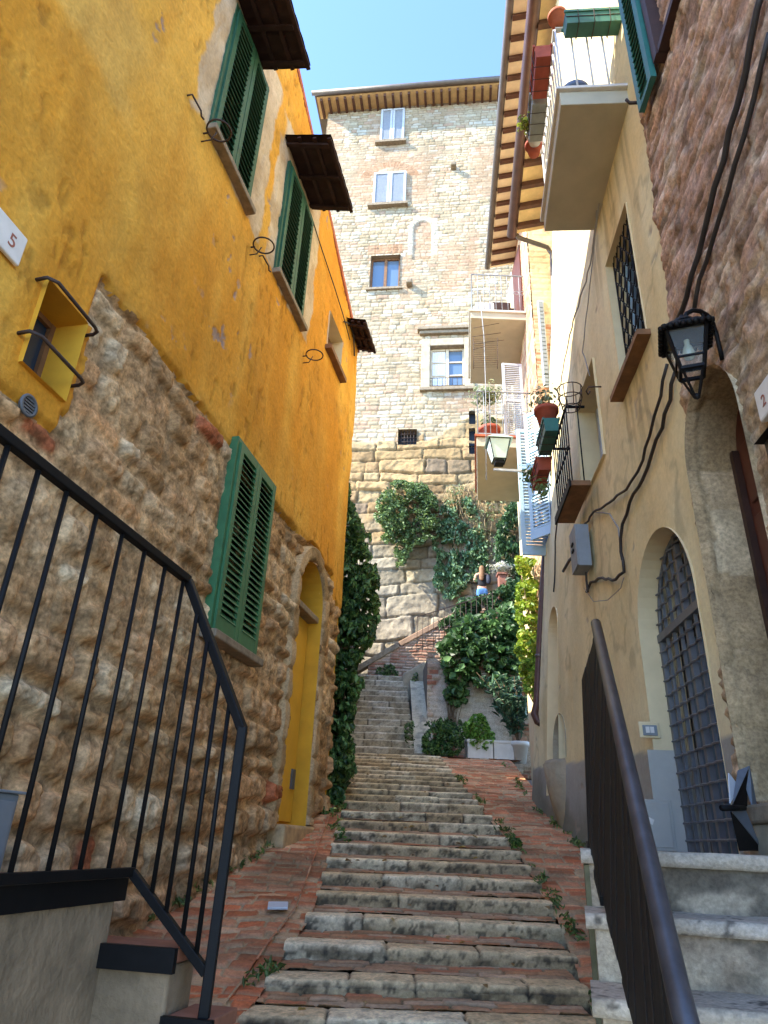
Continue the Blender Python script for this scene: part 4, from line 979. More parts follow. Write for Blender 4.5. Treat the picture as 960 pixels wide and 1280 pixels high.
# plaque and dark box beside the doorway
s_, z_ = B.px(951, 508, .12); pl_ = thing('number_plaque', 'worn white marble plaque fixed on the stone wall right of the doorway', 'plaque', B.p(s_, .1, z_))
b = MB(); b.wbox(B, s_ - .03, s_ + .16, .09, .125, z_ - .07, z_ + .09); b.build('plate', 'marble', pl_, .01)
text('2', B, s_ + .045, .127, z_, .08, 'ink', pl_)
s_, z_ = B.px(958, 572, .16); mb = thing('letter_box', 'black metal letter box under the white plaque on the stone wall', 'letter box', B.p(s_, .1, z_))
b = MB(); b.wbox(B, s_ + .02, s_ + .24, .10, .17, z_ - .22, z_ + .06); b.build('case', 'black', mb, .01)
b = MB(); b.prism([B.p(s_ + .0, .09, z_ + .065), B.p(s_ + .0, .20, z_ + .065), B.p(s_ + .0, .09, z_ + .12)], B.a * .26); b.build('hood', 'iron', mb)
b = MB(); b.wbox(B, s_ + .05, s_ + .21, .17, .178, z_ - .17, z_ - .02); b.build('flap', 'cabgrey', mb)

# lantern on a curved arm
ln = thing('wall_lantern', 'black iron wall lantern with clear panes and a curved arm, on the stone house', 'lantern', B.p(6.9, .1, 4.15))
c0 = atY(856, 417, 2.7)          # centre of the lantern's cap
w0 = atY(903, 450, 2.86)
q1 = B.p(*(lambda q: (q[0], .12, q[1]))(B.px(893, 415, .12)))
arm = [w0] + [atY(u, v, y) for u, v, y in ((900, 437, 2.84), (896, 420, 2.82), (891, 404, 2.79), (884, 394, 2.76), (875, 389, 2.73), (866, 388, 2.71), (858, 392, 2.7))] + [c0 + V3(0, 0, .06)]
b = MB(); b.tube(arm, .012, 8); b.tube([q1, q1 + (arm[5] - q1) * .9], .008, 6); b.build('arm', 'iron', ln)
lx = V3(.93, -.36, 0); ly = V3(.36, .93, 0)
LK = .80
def ring4(c, r, z): return [c + lx * (sx * r * LK) + ly * (sy * r * LK) + V3(0, 0, z * LK * 1.28) for sx, sy in ((-1, -1), (1, -1), (1, 1), (-1, 1))]
b = MB(); A = ring4(c0, .145, -.02); Bq = ring4(c0, .075, .045); b.add(A + Bq, [(0, 1, 5, 4), (1, 2, 6, 5), (2, 3, 7, 6), (3, 0, 4, 7), (4, 5, 6, 7), (3, 2, 1, 0)])
for i in range(4):
    p, q = A[i], A[(i + 1) % 4]
    for k in range(8): m_ = p + (q - p) * (k + .5) / 8; b.lathe(m_ - V3(0, 0, .018), [(0, 0), (.014, .006), (.014, .022)], 8)
b.lathe(c0 + V3(0, 0, .045), [(.07, 0), (.05, .03), (.02, .04), (.012, .07)], 12); b.build('cap', 'iron', ln)
T4 = ring4(c0, .115, -.025); U4 = ring4(c0, .066, -.235)
b = MB()
for i in range(4): b.bar(T4[i], U4[i], .014); b.bar(T4[i], T4[(i + 1) % 4], .016); b.bar(U4[i], U4[(i + 1) % 4], .016); b.bar(T4[i] + (U4[i] - T4[i]) * .72, T4[(i + 1) % 4] + (U4[(i + 1) % 4] - T4[(i + 1) % 4]) * .72, .01)
D4 = ring4(c0, .052, -.255); E4 = ring4(c0, .012, -.37)
for i in range(4): b.bar(U4[i], D4[i], .012); b.bar(D4[i], E4[i], .009)
b.lathe(c0 + V3(0, 0, -.40), [(0, 0), (.016, .012), (.012, .03), (.0, .04)], 10); b.build('frame', 'iron', ln)
m_cl, nt_, bb_ = _nt('clear_glass'); bb_.inputs['Transmission Weight'].default_value = .92; bb_.inputs['Roughness'].default_value = .06; bb_.inputs['Base Color'].default_value = (.8, .82, .78, 1); bb_.inputs['IOR'].default_value = 1.1
M['clear'] = m_cl
b = MB()
for i in range(4): k = .965; cc = c0 + V3(0, 0, -.145); b.add([cc + (p - cc) * k for p in (T4[i], T4[(i + 1) % 4], U4[(i + 1) % 4], U4[i])], [(0, 1, 2, 3)])
b.build('pane', 'clear', ln)
b = MB(); b.lathe(c0 + V3(0, 0, -.17), [(0, 0), (.022, .01), (.03, .04), (.022, .075), (.014, .09), (.014, .12)], 12); b.build('bulb', 'lampgl', ln)
# cables on the right hand walls
def cable(pix, r, m, lab, off=.05, name='cable', on=PB, cat='cable', wig=.012):
    b = MB(); P = [on(u, v, off) for u, v in pix]; Q = []
    for i in range(len(P) - 1):
        k = max(2, int(np.linalg.norm(P[i + 1] - P[i]) / .12))
        for j in range(k): Q.append(P[i] + (P[i + 1] - P[i]) * j / k + V3(R_.uniform(-1, 1), R_.uniform(-1, 1), R_.uniform(-1, 1)) * wig * (j > 0))
    Q.append(P[-1]); b.tube(Q, r, 7); return tag(b.build(name, m), lab, cat)
cable([(958, -30), (932, 90), (905, 200), (880, 290), (858, 372), (846, 402)], .016, 'cable', 'thick black cable running up the stone house above the lantern', .185)
cable([(962, 40), (930, 170), (900, 270), (874, 350), (868, 385)], .013, 'cable', 'second black cable close under the thick one on the stone house', .185)
cable([(834, 455), (826, 495), (812, 545), (797, 590), (783, 612), (762, 628), (742, 640), (731, 655)], .012, 'cable', 'dark cable from the lantern down the beige wall to the junction box', .03)
cable([(845, 462), (838, 500), (820, 550), (803, 600), (787, 628), (778, 655), (776, 690), (780, 715), (770, 724), (748, 723), (738, 728), (733, 740)], .014, 'cable', 'thick dark cable bundle looping below the junction box', .03)
cable([(742, 640), (762, 642), (773, 660), (776, 690), (779, 712)], .007, 'gcable', 'thin grey cable curving right of the junction box', .028, wig=.004)
cable([(733, 700), (733, 725), (735, 740)], .012, 'cable', 'short dark cable hanging below the junction box', .05, wig=.003)
cable([(730, 735), (742, 752), (760, 750), (776, 735), (780, 722)], .004, 'gcable', 'thin slack grey wire hanging under the junction box', .05, wig=.002)
cable([(755, 190), (738, 330), (715, 410), (702, 470), (697, 500)], .008, 'gcable', 'pale cable sagging down the sunlit upper beige wall', .03)
cable([(765, 130), (748, 260), (735, 380), (728, 440), (737, 470)], .006, 'gcable', 'thin wire looping over the upper beige wall below the balcony', .03, wig=.006)
cable([(704, 632), (697, 650), (694, 690), (692, 740)], .010, 'cable', 'dark cable running down beside the downpipe', .03)
# conduit stub
cable([(723, 690), (712, 700), (704, 714)], .018, 'cable', 'short black conduit at the lower left of the junction box', .03, name='conduit', cat='conduit', wig=0)
# folded metal star beside the gate; its lit and shaded facets painted as different metals
fs = thing('folded_sculpture', 'dark folded sheet metal star fixed at the wall corner right of the gate', 'sculpture', B.p(6.25, .2, 1.65))
def sp(u, v, y): return atY(u, v, y)
for pts, mm in (([sp(911, 966, 3.40), sp(925, 984, 3.42), sp(913, 1004, 3.30)], 'wht'), ([sp(922, 963, 3.42), sp(937, 957, 3.44), sp(916, 1005, 3.29)], 'plate'),
                ([sp(937, 957, 3.44), sp(947, 1010, 3.44), sp(951, 1058, 3.44), sp(941, 1012, 3.40), sp(933, 986, 3.42)], 'plate'), ([sp(915, 1013, 3.28), sp(931, 1009, 3.38), sp(951, 1058, 3.42)], 'plate'),
                ([sp(914, 1014, 3.29), sp(951, 1058, 3.43), sp(955, 1063, 3.44), sp(925, 1063, 3.40)], 'panel'), ([sp(936, 962, 3.45), sp(934, 1008, 3.43), sp(916, 1006, 3.36)], 'panel')):
    b = MB(); nn = np.cross(pts[1] - pts[0], pts[2] - pts[0]); nn /= np.linalg.norm(nn); b.prism(pts, nn * .005); b.build('plate', mm, fs)
b = MB(); b.tube([sp(902, 1010, 3.24), sp(918, 1010, 3.28), sp(930, 1010, 3.38)], .013, 8); b.build('pin', 'iron', fs)

# ================================================================== RIGHT STEPS AND SHEET RAIL
P0 = V3(.88, 3.08, 0); dS = V3(.267, .964, 0); eS = V3(.964, -.267, 0)
ds_ = thing('door_steps', 'weathered travertine steps leading up to the stone house door, lower right', 'steps', up_(P0, 1.0))
TRV = ['#b5ab98', '#a89d8a', '#bdb4a3', '#9f9482']
def trav_slab(name, o, w, dep, th, seed, res=.012):
    pr = [(.012, -th), (0, -th * .8), (0, -.018), (.006, -.005), (.02, 0), (dep, 0)]
    pts = []
    for a, c in zip(pr[:-1], pr[1:]):
        k = max(1, int(round(np.hypot(c[0] - a[0], c[1] - a[1]) / res))); pts += [(a[0] + (c[0] - a[0]) * i / k, a[1] + (c[1] - a[1]) * i / k) for i in range(k)]
    pts.append(pr[-1]); pts = np.array(pts); q = np.concatenate([[0], np.cumsum(np.linalg.norm(np.diff(pts, axis=0), axis=1))])
    Xs, Q = np.meshgrid(lin_grid(0, w, res), q); py = np.broadcast_to(pts[:, :1], Xs.shape); pz = np.broadcast_to(pts[:, 1:], Xs.shape)
    rg = fbm(Xs * 14, Q * 14, seed, 5) - .5
    P = V3(*o) + eS * Xs[..., None] + dS * (py - rg * .012)[..., None] + V3(0, 0, 1) * (pz + rg * .006)[..., None]
    c = mixc(np.broadcast_to(lin('#b8a68c'), Xs.shape + (3,)), np.broadcast_to(lin('#d8c8b2'), Xs.shape + (3,)), fbm(Xs * 5, Q * 5, seed + 1, 4))
    pit = sst(.60, .66, fbm(Xs * 45, Q * 30, seed + 2, 4)); c = mixc(c, np.broadcast_to(lin('#4f4840'), c.shape), pit * .8 * sst(.45, .6, fbm(Xs * 6, Q * 6, seed + 4, 4)))
    gridob(name, P, c, None, 'stepstone', ds_)
    # left end and underside
    b = MB(); b.obox(o, eS, dS, V3(0, 0, 1), (.004, w), (.012, dep), (-th, -.012)); b.build(name, 'marble_w' if 'marble_w' in M else 'sill', ds_)
zs4 = [1.61, 1.405, 1.20, .995, .79]
for k, z in enumerate(zs4):
    o = P0 - dS * (.29 * k)
    w = 1.9
    if k == 0: trav_slab('tread', up_(o - dS * .03 - eS * .03, z), w, 3.0, .055, 900)
    else: trav_slab('tread', up_(o - dS * .03 - eS * .03, z), w, .34, .05, 900 + k)
    # riser: stained render
    Uu, Zz = np.meshgrid(lin_grid(0, w, .014), lin_grid(z - .24, z - .05, .014))
    rg = fbm(Uu * 9, Zz * 9, 920 + k, 5)
    P = up_(o, 0) + eS * Uu[..., None] + dS * (.002 - (rg - .5) * .012)[..., None] + V3(0, 0, 1) * Zz[..., None]
    c = mixc(np.broadcast_to(lin('#a8937a'), Uu.shape + (3,)), np.broadcast_to(lin('#c4b094'), Uu.shape + (3,)), sst(.3, .7, rg))
    c = mixc(c, np.broadcast_to(lin('#4b453a'), c.shape), sst(.48, .66, fbm(Uu * 4, Zz * 7, 930 + k, 5)) * .7)
    gridob('riser', P, c, None, 'stepstone', ds_)
    b = MB(); b.obox(up_(o, 0), eS, dS, V3(0, 0, 1), (0, w), (.015, .33 if k else 2.98), (.2, z - .057)); 
    if k == 0: b.v = []; b.f = []; b.sm = []; q_ = [P0 + dS * .015, P0 + eS * 1.35 + dS * .015, V3(2.12, 5.6, 0), P0 + dS * 2.6]; b.prism([up_(p, .2) for p in q_], V3(0, 0, 1.352))
    b.build('core', 'cement', ds_)
# mossy outer cheek: slight green stain by noise
b = MB(); b.obox(up_(P0, 0), eS, dS, V3(0, 0, 1), (-.02, .0), (.01, 2.6), (.2, 1.55)); 
M['moss'] = mat('mossy_render', '#7d7558', .95, .3, 6, .7, .008, c2='#4f4c32'); b.build('cheek', 'moss', ds_)
# landing up to the gate
b = MB(); b.prism([up_(p, 1.602) for p in (P0 + dS * .3, P0 + dS * .3 + eS * 1.3, V3(2.05, 5.5, 0), V3(2.1, 6.0, 0), P0 + dS * 2.75)], V3(0, 0, .006)); b.build('landing', 'cement', ds_)

sr = thing('handrail_panel', 'dark sheet iron balustrade with a worn round handrail beside the right steps', 'handrail', up_(P0, 1.6))
ra, rb = V3(1.0, 3.1, 2.55), V3(.53, 1.4, 1.39)
ra = atY(745, 780, 3.1); rb = atY(848, 1240, 1.55)
low = [atY(735, 1056, 3.5), atY(735, 1056, 3.1), atY(790, 1280, 2.3)]
low.append(low[2] + (low[2] - low[1]) * .9)
top_ = [atY(727, 850, 3.5), ra - V3(0, 0, .01), ra + (rb - ra) * .5 - V3(0, 0, .01), rb + (rb - ra) * .0 - V3(0, 0, .02)]
nseg = 22; ks = np.linspace(0, 1, nseg + 1)
def poly(pts, t): 
    pts = np.array(pts); s = np.concatenate([[0], np.cumsum(np.linalg.norm(np.diff(pts, axis=0), axis=1))]); s /= s[-1]
    return np.array([np.interp(t, s, pts[:, i]) for i in range(3)])
b = MB()
TL = [poly(top_, k) for k in ks]; BLw = [poly(low, k) for k in ks]
for i in range(nseg):       # narrow upright sheet strips with a fold between them
    o1 = V3(.002, 0, 0) * (i % 3)
    b.prism([BLw[i] + o1, BLw[i + 1] + o1, TL[i + 1] + o1, TL[i] + o1], V3(.012, -.002, 0))
b.build('sheet', 'panel', sr)
b = MB(); b.bar(BLw[0], BLw[8], .012, .03); b.build('bottom_trim', 'iron', sr)
b = MB(); b.tube([ra + (ra - rb) * .004, ra + (rb - ra) * .5, rb, rb + V3(-.01, -.06, -.07), rb + V3(-.01, -.08, -.16), rb + V3(-.01, -.08, -.5)], .0235, 14); b.build('handrail', 'steelrail', sr)
# ================================================================== FAR HOUSE ON THE RIGHT (balconies)
ch = thing('far_house', 'narrow brick and cream house with two balconies beyond the beige house', 'house', (2.8, 12, 3))
cX = lambda Y: 2.65 + .1 * (Y - 10)
C = Fr((cX(10.05), 10.05, 0), (.0995, .995)); C.n = -C.n if C.n[0] > 0 else C.n
def brickcol(U, Vv, seed):
    d, rr = masonry(U, Vv, (.065, .085), (.2, .3), seed, .012, 2, 10)
    c = pal(['#c08a66', '#b57a58', '#caa07c', '#bf9474', '#a8704f', '#d0ad8a'], rr[..., 0]); j = sst(.004, .016, d)
    c = mixc(np.broadcast_to(lin('#c7b294'), c.shape), c, j)
    pl = sst(.52, .6, fbm(U * 1.3, Vv * .9, seed + 5, 4)); c = mixc(c, np.broadcast_to(lin('#dcc698'), c.shape), pl * .8)
    return c, j * .012 + pl * .01
U, Z = np.meshgrid(lin_grid(0, 3.4, .03), lin_grid(2.2, 14.4, .03)); c, h = brickcol(U, Z, 61)
gridob('front_wall', C.o * V3(1, 1, 0) + C.a * U[..., None] + C.n * h[..., None] + V3(0, 0, 1) * Z[..., None], c, None, 'plaster', ch)
U, Z = np.meshgrid(lin_grid(0, 3, .03), lin_grid(2.2, 14.4, .03)); c, h = brickcol(U, Z, 67)
gridob('end_wall', np.stack([C.o[0] + U, 10.05 - h, Z], -1), c, None, 'plaster', ch)
b = MB(); b.box((2.9, 10.06, 2.2), (8, 13.4, 14.3)); b.build('rear_wall', 'peach', ch)
eave('eave', ch, V3(1.44, 3.2, 0), V3(2.28, 12.3, 0), 14.05, .75, 27, .07, 'soffit2', .2)
gutter(ch, V3(1.42, 3.2, 0), V3(2.24, 12.32, 0), 14.14, .07, 'greygut')
b = MB(); b.prism([V3(2.25, 10.0, 12.6), V3(2.95, 10.0, 12.6), V3(2.6, 3.2, 12.6), V3(1.9, 3.2, 12.6)], V3(0, 0, 1.6)); 
b = MB(); b.box((3.2, 3.2, 12.4), (8, 10.04, 14.3)); b.build('upper_wall', 'peach', ch)
# narrow shuttered window on the brick strip
b = MB(); b.box((2.745, 10.005, 9.0), (2.86, 10.04, 11.0)); wo = b.build('window', 'grayshut', ch)
b = MB(); b.box((2.765, 9.985, 9.04), (2.84, 10.003, 10.96))
for i in range(20): b.box((2.77, 9.975, 9.1 + i * .09), (2.835, 9.984, 9.16 + i * .09))
b.build('shutter', 'cabgrey', wo)
def iron_balcony(zb, y0, y1, x0n, x0f, lab, th, rust=True, hgt=1.02):
    t_ = thing('balcony', lab, 'balcony', (2.2, (y0 + y1) / 2, zb))
    a, c_ = V3(x0n, y0, 0), V3(x0f, y1, 0); ra_, rc = V3(cX(y0) + .02, y0, 0), V3(cX(y1) + .02, y1, 0)
    b = MB(); b.prism([up_(p, zb) for p in (a, ra_, rc, c_)], V3(0, 0, th)); b.build('slab', 'slabun', t_, .008)
    b = MB(); b.prism([up_(p, zb + th + .002) for p in (a + V3(-.04, -.04, 0), ra_ + V3(0, -.04, 0), rc + V3(0, .04, 0), c_ + V3(-.04, .04, 0))], V3(0, 0, .04)); b.build('coping', 'tilec' if rust else 'marble', t_)
    z0 = zb + th + .042; b = MB(); k = (a + V3(.04, .04, 0), ra_ + V3(0, .04, 0), rc + V3(0, -.04, 0), c_ + V3(.04, -.04, 0))
    for zz in (.06, hgt): 
        for p, q in ((k[1], k[0]), (k[0], k[3]), (k[3], k[2])): b.bar(up_(p, z0 + zz), up_(q, z0 + zz), .022)
    b.build('top_rail', 'ironpaint', t_)
    for p, q, n in ((k[0], k[1], 9), (k[0], k[3], 16)):
        for i in range(n):
            r = p + (q - p) * i / n; b = MB(); b.tube([up_(r, z0), up_(r, z0 + hgt)], .008, 5); b.build('baluster', 'ironpaint', t_)
        b = MB(); dv = (q - p) / np.linalg.norm(q - p)
        for i in range(n):
            r = p + (q - p) * (i + .5) / n; rr_ = np.linalg.norm(q - p) / n * .42
            b.tube([up_(r, z0 + .55) + dv * rr_ * math.cos(t) + V3(0, 0, rr_ * math.sin(t)) for t in np.linspace(0, 2 * math.pi, 13)[:-1]], .006, 5, closed=True)
        b.build('scroll_rings', 'ironpaint', t_)
    return t_, z0
_, zU = iron_balcony(11.3, 10.9, 13.1, 1.60, 1.88, 'upper iron railed balcony with grey underside on the far house', .16, False)
_, zL = iron_balcony(8.26, 10.9, 13.1, 1.66, 1.98, 'lower iron railed balcony with terracotta coping above the ivy', .2, True)
# things on the balconies
pot(V3(1.95, 11.15, zL), .20, .30, 'pot', 'terracotta pot at the corner of the lower far balcony')
pot(V3(2.05, 11.7, zL), .16, .28, 'pot', 'second terracotta pot further in on the lower far balcony')
ct = thing('chair', 'dark chair standing on the upper far balcony', 'chair', (2.35, 11.5, zU)); b = MB(); b.box((2.2, 11.3, zU + .43), (2.6, 11.7, zU + .47)); b.build('seat', 'dwood', ct)
b = MB(); b.box((2.2, 11.66, zU + .5), (2.6, 11.7, zU + .95)); b.build('backrest', 'dwood', ct)
for x in (2.22, 2.56):
    for y in (11.32, 11.66): b = MB(); b.box((x, y, zU), (x + .035, y + .035, zU + .43)); b.build('leg', 'dwood', ct)
pn = MB(); pn.box((1.75, 11.2, zU + .02), (2.15, 11.24, zU + .5)); tag(pn.build('white_board', 'wht', None, .01), 'white board leaning behind the railing of the upper far balcony', 'board')
# tall grey shutter standing open behind the lower balcony
b1, b2 = MB(), MB(); o = atY(632, 545, 12.3); tp_ = atY(628, 455, 12.3)
o = atY(631, 546, 11.3); h_ = atY(629, 455, 11.3)[2] - o[2]; w_ = atY(657, 546, 11.3)[0] - o[0]
louvre_leaf(b1, b2, o, V3(.999, .03, 0), V3(.03, -.999, 0), w_, h_, 34, .04, .05, [h_ * .48]); b1.add(b2.v, b2.f)
wo = MB(); wo.box((2.84, 12.26, 8.5), (2.9, 13.0, 10.6)); w_ = wo.build('window', 'bluegl', ch); b1.build('shutter', 'grayshut', w_)
b = MB(); b.box((2.72, 11.1, 11.5), (2.80, 11.9, 13.6)); b.build('balcony_door', 'brown', ch)
# pale blue shutters thrown open near the downpipe
b = MB(); b.obox(BW(9.45, 6.2, .0), V3(.09, .995, 0), V3(-1, .09, 0), V3(0, 0, 1), (-.3, .3), (.0, .02), (-.9, .9)); w_ = b.build('window', 'bluegl', bh)
def leaf_quad(tl, bl, br, m, nsl, parent, Y):
    A_, B_, C_ = [atY(u, v, Y) for u, v in (tl, bl, br)]; ax = (C_ - B_) * V3(1, 1, 0); w = np.linalg.norm(ax); ax /= w; h = A_[2] - B_[2]
    ay = np.cross(ax, V3(0, 0, 1)); b1, b2 = MB(), MB(); louvre_leaf(b1, b2, B_, ax, ay, w, h, nsl, .04, .06, [h * .36, h * .68], bot=.12); b1.add(b2.v, b2.f); return b1.build('shutter', m, parent)
leaf_quad((650, 538), (653, 694), (692, 692), 'blueshut', 34, w_, 9.75)
def leaf2():
    A_, B_ = atY(662, 521, 9.5), atY(666, 676, 9.5); C_ = B_ + V3(.33, -.42, .0); ax = C_ - B_; w = np.linalg.norm(ax); ax /= w; ay = np.cross(ax, V3(0, 0, 1)); h = A_[2] - B_[2]
    b1, b2 = MB(), MB(); louvre_leaf(b1, b2, B_, ax, ay, w * .8, h, 34, .04, .06, [h * .34, h * .68], bot=.16); b1.add(b2.v, b2.f); b1.build('shutter', 'blueshut', w_)
leaf2()
# street lantern on its bracket
sl = thing('street_lantern', 'mint glass street lantern on a grey bracket by the pale blue shutters', 'lantern', atY(690, 590, 9.3))
pA, pB2, pC = atY(693, 591, 9.3), atY(617, 587, 9.3), atY(655, 590, 9.3)
b = MB(); b.bar(pA + V3(.1, 0, 0), pB2, .035, .035); b.tube([atY(690, 607, 9.3), pC + V3(0, 0, -.01)], .015, 8); b.build('bracket', 'wht', sl)
cc = atY(624, 583, 9.3)
def ringz(c, r, z): return [c + V3(sx * r * 1.12, sy * r * 1.12, z * 1.06) for sx, sy in ((-1, -1), (1, -1), (1, 1), (-1, 1))]
b = MB(); a_, d_ = ringz(cc, .085, .09), ringz(cc, .145, .40)
b.add(a_ + d_, [(0, 1, 5, 4), (1, 2, 6, 5), (2, 3, 7, 6), (3, 0, 4, 7), (4, 5, 6, 7), (3, 2, 1, 0)]); b.build('glass', 'mintgl', sl)
b = MB(); 
for i in range(4): b.bar(a_[i], d_[i], .012); b.bar(d_[i], d_[(i + 1) % 4], .016); b.bar(a_[i], a_[(i + 1) % 4], .014)
e_, g_ = ringz(cc, .18, .40), ringz(cc, .075, .50)
b.build('frame', 'iron', sl)
b = MB(); b.add(e_ + g_, [(0, 1, 5, 4), (1, 2, 6, 5), (2, 3, 7, 6), (3, 0, 4, 7), (4, 5, 6, 7), (3, 2, 1, 0)]); b.build('cap', 'mintgl', sl)
b = MB(); b.box(tuple(cc + V3(-.07, -.07, .03)), tuple(cc + V3(.07, .07, .088))); b.build('base', 'iron', sl)
# television aerial in front of the upper balcony
ae = thing('antenna', 'thin television aerial with grid reflector on a mast by the far balconies', 'antenna', atY(608, 515, 10.6)); 
b = MB(); b.tube([atY(608, 600, 10.6), atY(607, 480, 10.6), atY(605, 420, 10.6), atY(600, 370, 10.6)], .009, 6); b.build('mast', 'ironpaint', ae)
b = MB()
for (u0, v0), (u1, v1) in (((592, 410), (624, 404)), ((590, 421), (626, 416)), ((591, 430), (630, 425)), ((591, 437), (606, 433))): b.tube([atY(u0, v0, 10.55), atY(u1, v1, 10.5)], .006, 5)
for k in range(14): v = 424 + k * 2.7; b.tube([atY(592, v, 10.6), atY(622, v - .5, 10.6)], .004, 4)
for u in (592, 622): b.tube([atY(u, 422, 10.6), atY(u, 461, 10.6)], .006, 5)
b.build('reflector', 'rust', ae)

# ================================================================== PALAZZO AT THE END
pz = thing('stone_palazzo', 'tall pale stone palazzo closing the end of the alley', 'building', F.p(0, 0, 6))
RF = .034; S, Z = np.meshgrid(lin_grid(-3.35, 4.9, RF), lin_grid(4.2, 31.72, RF))
q = lambda u, v: F.px(u, v)
h_w3 = sd_rect(*(lambda a, b: (a[0], b[0], b[1], a[1]))(q(464, 321), q(499, 360)))
h_w4 = sd_rect(*(lambda a, b: (a[0], b[0], b[1], a[1]))(q(538, 434), q(581, 482)))
h_gr = sd_rect(*(lambda a, b: (a[0], b[0], b[1], a[1]))(q(498, 539), q(521, 558)))
fh = [h_w3, h_w4, h_gr]; slots = []
for v0, v1 in ((514, 531), (536, 553), (556, 570)): slots.append(sd_rect(q(586, v0)[0], q(594, v0)[0], q(586, v1)[1], q(586, v0)[1]))
fh += slots
S, Z = snap_holes(S, Z, fh, RF)
d1, r1 = masonry(S, Z, (.11, .21), (.18, .48), 91, .04, 1.8, 6)
d2, r2 = masonry(S + .0 * Z, Z + .10 * (vn(S * .9, Z * .9, 191) - .5) * 2, (.30, .74), (.45, 1.6), 97, .09, .8, 7)
d3, r3 = masonry(S, Z, (.075, .09), (.22, .3), 99, .01, 2, 12)
zl = 13.9 + (fbm(S * .6, S * 0, 93, 3) - .5) * .6 + .35 * np.clip(S - .9, 0, 2) + (r2[..., 2] - .5) * .5
big = sst(.1, -.1, Z - zl)
rg = fbm(S * 4, Z * 4, 94, 5); tone = fbm(S * .35, Z * .25, 95, 4)
c1 = pal(['#dccfb2', '#d2c2a2', '#e6dcc4', '#ccba98', '#dacaab', '#e2d6ba', '#c8b490', '#d8c2a0', '#d2b294', '#d6c8a8', '#e4dcc6', '#c4b494'], r1[..., 0])
c1 = mixc(c1, np.broadcast_to(lin('#ccaa88'), c1.shape), sst(.55, .8, fbm(S * .8, Z * 1.5, 96, 4)) * .3)
c1 = mixc(np.broadcast_to(lin('#a8916f'), c1.shape), c1, sst(.004, .026, d1 + (rg - .5) * .03))
smear = sst(.56, .7, fbm(S * .9, Z * .7, 98, 5)) * .4; c1 = mixc(c1, np.broadcast_to(lin('#c8b294'), c1.shape), smear)
hstone = (sst(0, .05, d1 + (rg - .5) * .04) * (.02 + .03 * r1[..., 1]) * (1 - smear * .6) + (rg - .5) * .025) * .6
cbk = mixc(np.broadcast_to(lin('#c9ad8c'), c1.shape), pal(['#bd8a66', '#b07a58', '#c79a76', '#c29272'], r3[..., 0]), sst(.004, .02, d3))
bm = np.zeros(S.shape)
def bp(s0, s1, z0, z1, k=.15):
    global bm
    m = np.minimum(np.minimum(S - s0, s1 - S), np.minimum(Z - z0, z1 - Z)) + (fbm(S * 2.2, Z * 2.2, int(z0 * 7), 4) - .5) * .8
    bm = np.maximum(bm, sst(-k, k, m))
bp(-1.9, 1.5, 25.5, 28.4); bp(-1.1, .6, 27.6, 29.2); bp(-1.5, -.6, 29.5, 31.2); bp(3.0, 4.8, 25.6, 28.6); bp(2.6, 4.8, 31.4, 32.7); bp(-3.4, -2.6, 27.8, 31.5); bp(.3, .8, 20.4, 22.9); bp(1.8, 2.6, 20.6, 23); bp(2.8, 3.2, 21, 23.6)
bp(.9, 3.2, 18.5, 19.1); bp(-3.2, -2.2, 18.6, 20); bp(1.9, 3.6, 15.2, 16.0)
cen = F.px(528, 300); 
ba = sd_arch(cen[0] - .36, cen[0] + .38, 22.3, 24.0, 1.1)(S, Z); bm = np.maximum(bm, sst(.03, -.03, ba))
c1 = mixc(c1, cbk, bm * .42); hstone = hstone * (1 - bm * .6) - .05 * sst(.02, -.02, ba)
voss = (ba > .0) & (ba < .24) & (Z > 22.6); c1[voss] = lin('#d9cbb2')
# relieving arches of brick over two windows
for (cs, cz, r_) in ((F.px(487, 219)[0], F.px(487, 219)[1] - .35, 1.0), (F.px(481, 320)[0], F.px(481, 320)[1] + .02, .0)):
    if r_: m = (np.abs(np.hypot(S - cs, (Z - cz) * 1.1) - r_ - .1) < .2) & (Z > cz + .25); c1[m] = pal(['#c29a76', '#cba684', '#b88f6c'], vn(np.arctan2(Z - cz, S - cs) * 22, S * 0, 3))[m]
m = (S > q(460, 312)[0]) & (S < q(503, 312)[0]) & (Z > q(463, 320)[1] + .08) & (Z < q(463, 320)[1] + .55); c1[m] = pal(['#c29a76', '#cba684', '#b88f6c'], vn(S * 9, S * 0, 4))[m]
c2 = pal(['#b89a6c', '#a98c63', '#c2a87c', '#b3946a', '#a58d6c', '#bfa57a', '#c9a878', '#98846a'], r2[..., 0])
grey = sst(11.2, 9.8, Z + (rg - .5) * 1.6 + (r2[..., 2] - .5) * 1.2); c2 = mixc(c2, pal(['#b5a88e', '#a89c84', '#c2b59c', '#a0957e', '#b8ac94', '#c8b898'], r2[..., 0]), grey)
c2 = c2 * (.78 + .44 * fbm(S * 3, Z * 3, 92, 5))[..., None]
jt = .35 + .65 * sst(.004, .03, d2 + (rg - .5) * .07); c2 = mixc(np.broadcast_to(lin('#63563f'), c2.shape), c2, jt)
hbig = sst(0, .05, d2 + (rg - .5) * .05) * (.02 + .09 * r2[..., 1]) + (rg - .5) * .09 + .03 + (fbm(S * 12, Z * 12, 192, 4) - .5) * .03
Hf = hstone * (1 - big) + hbig * big; cf = mixc(c1, c2, big)
cf = cf * (.57 + .14 * tone + .08 * big)[..., None]
stn = sst(.6, .8, fbm(S * 1.6, Z * .3, 90, 4)); cf = cf * (1 - .12 * stn)[..., None]
cS = (S[:-1, :-1] + S[1:, 1:]) / 2; cZ = (Z[:-1, :-1] + Z[1:, 1:]) / 2; kp = np.ones(cS.shape, bool)
for h in fh: kp &= h(cS, cZ) > 0
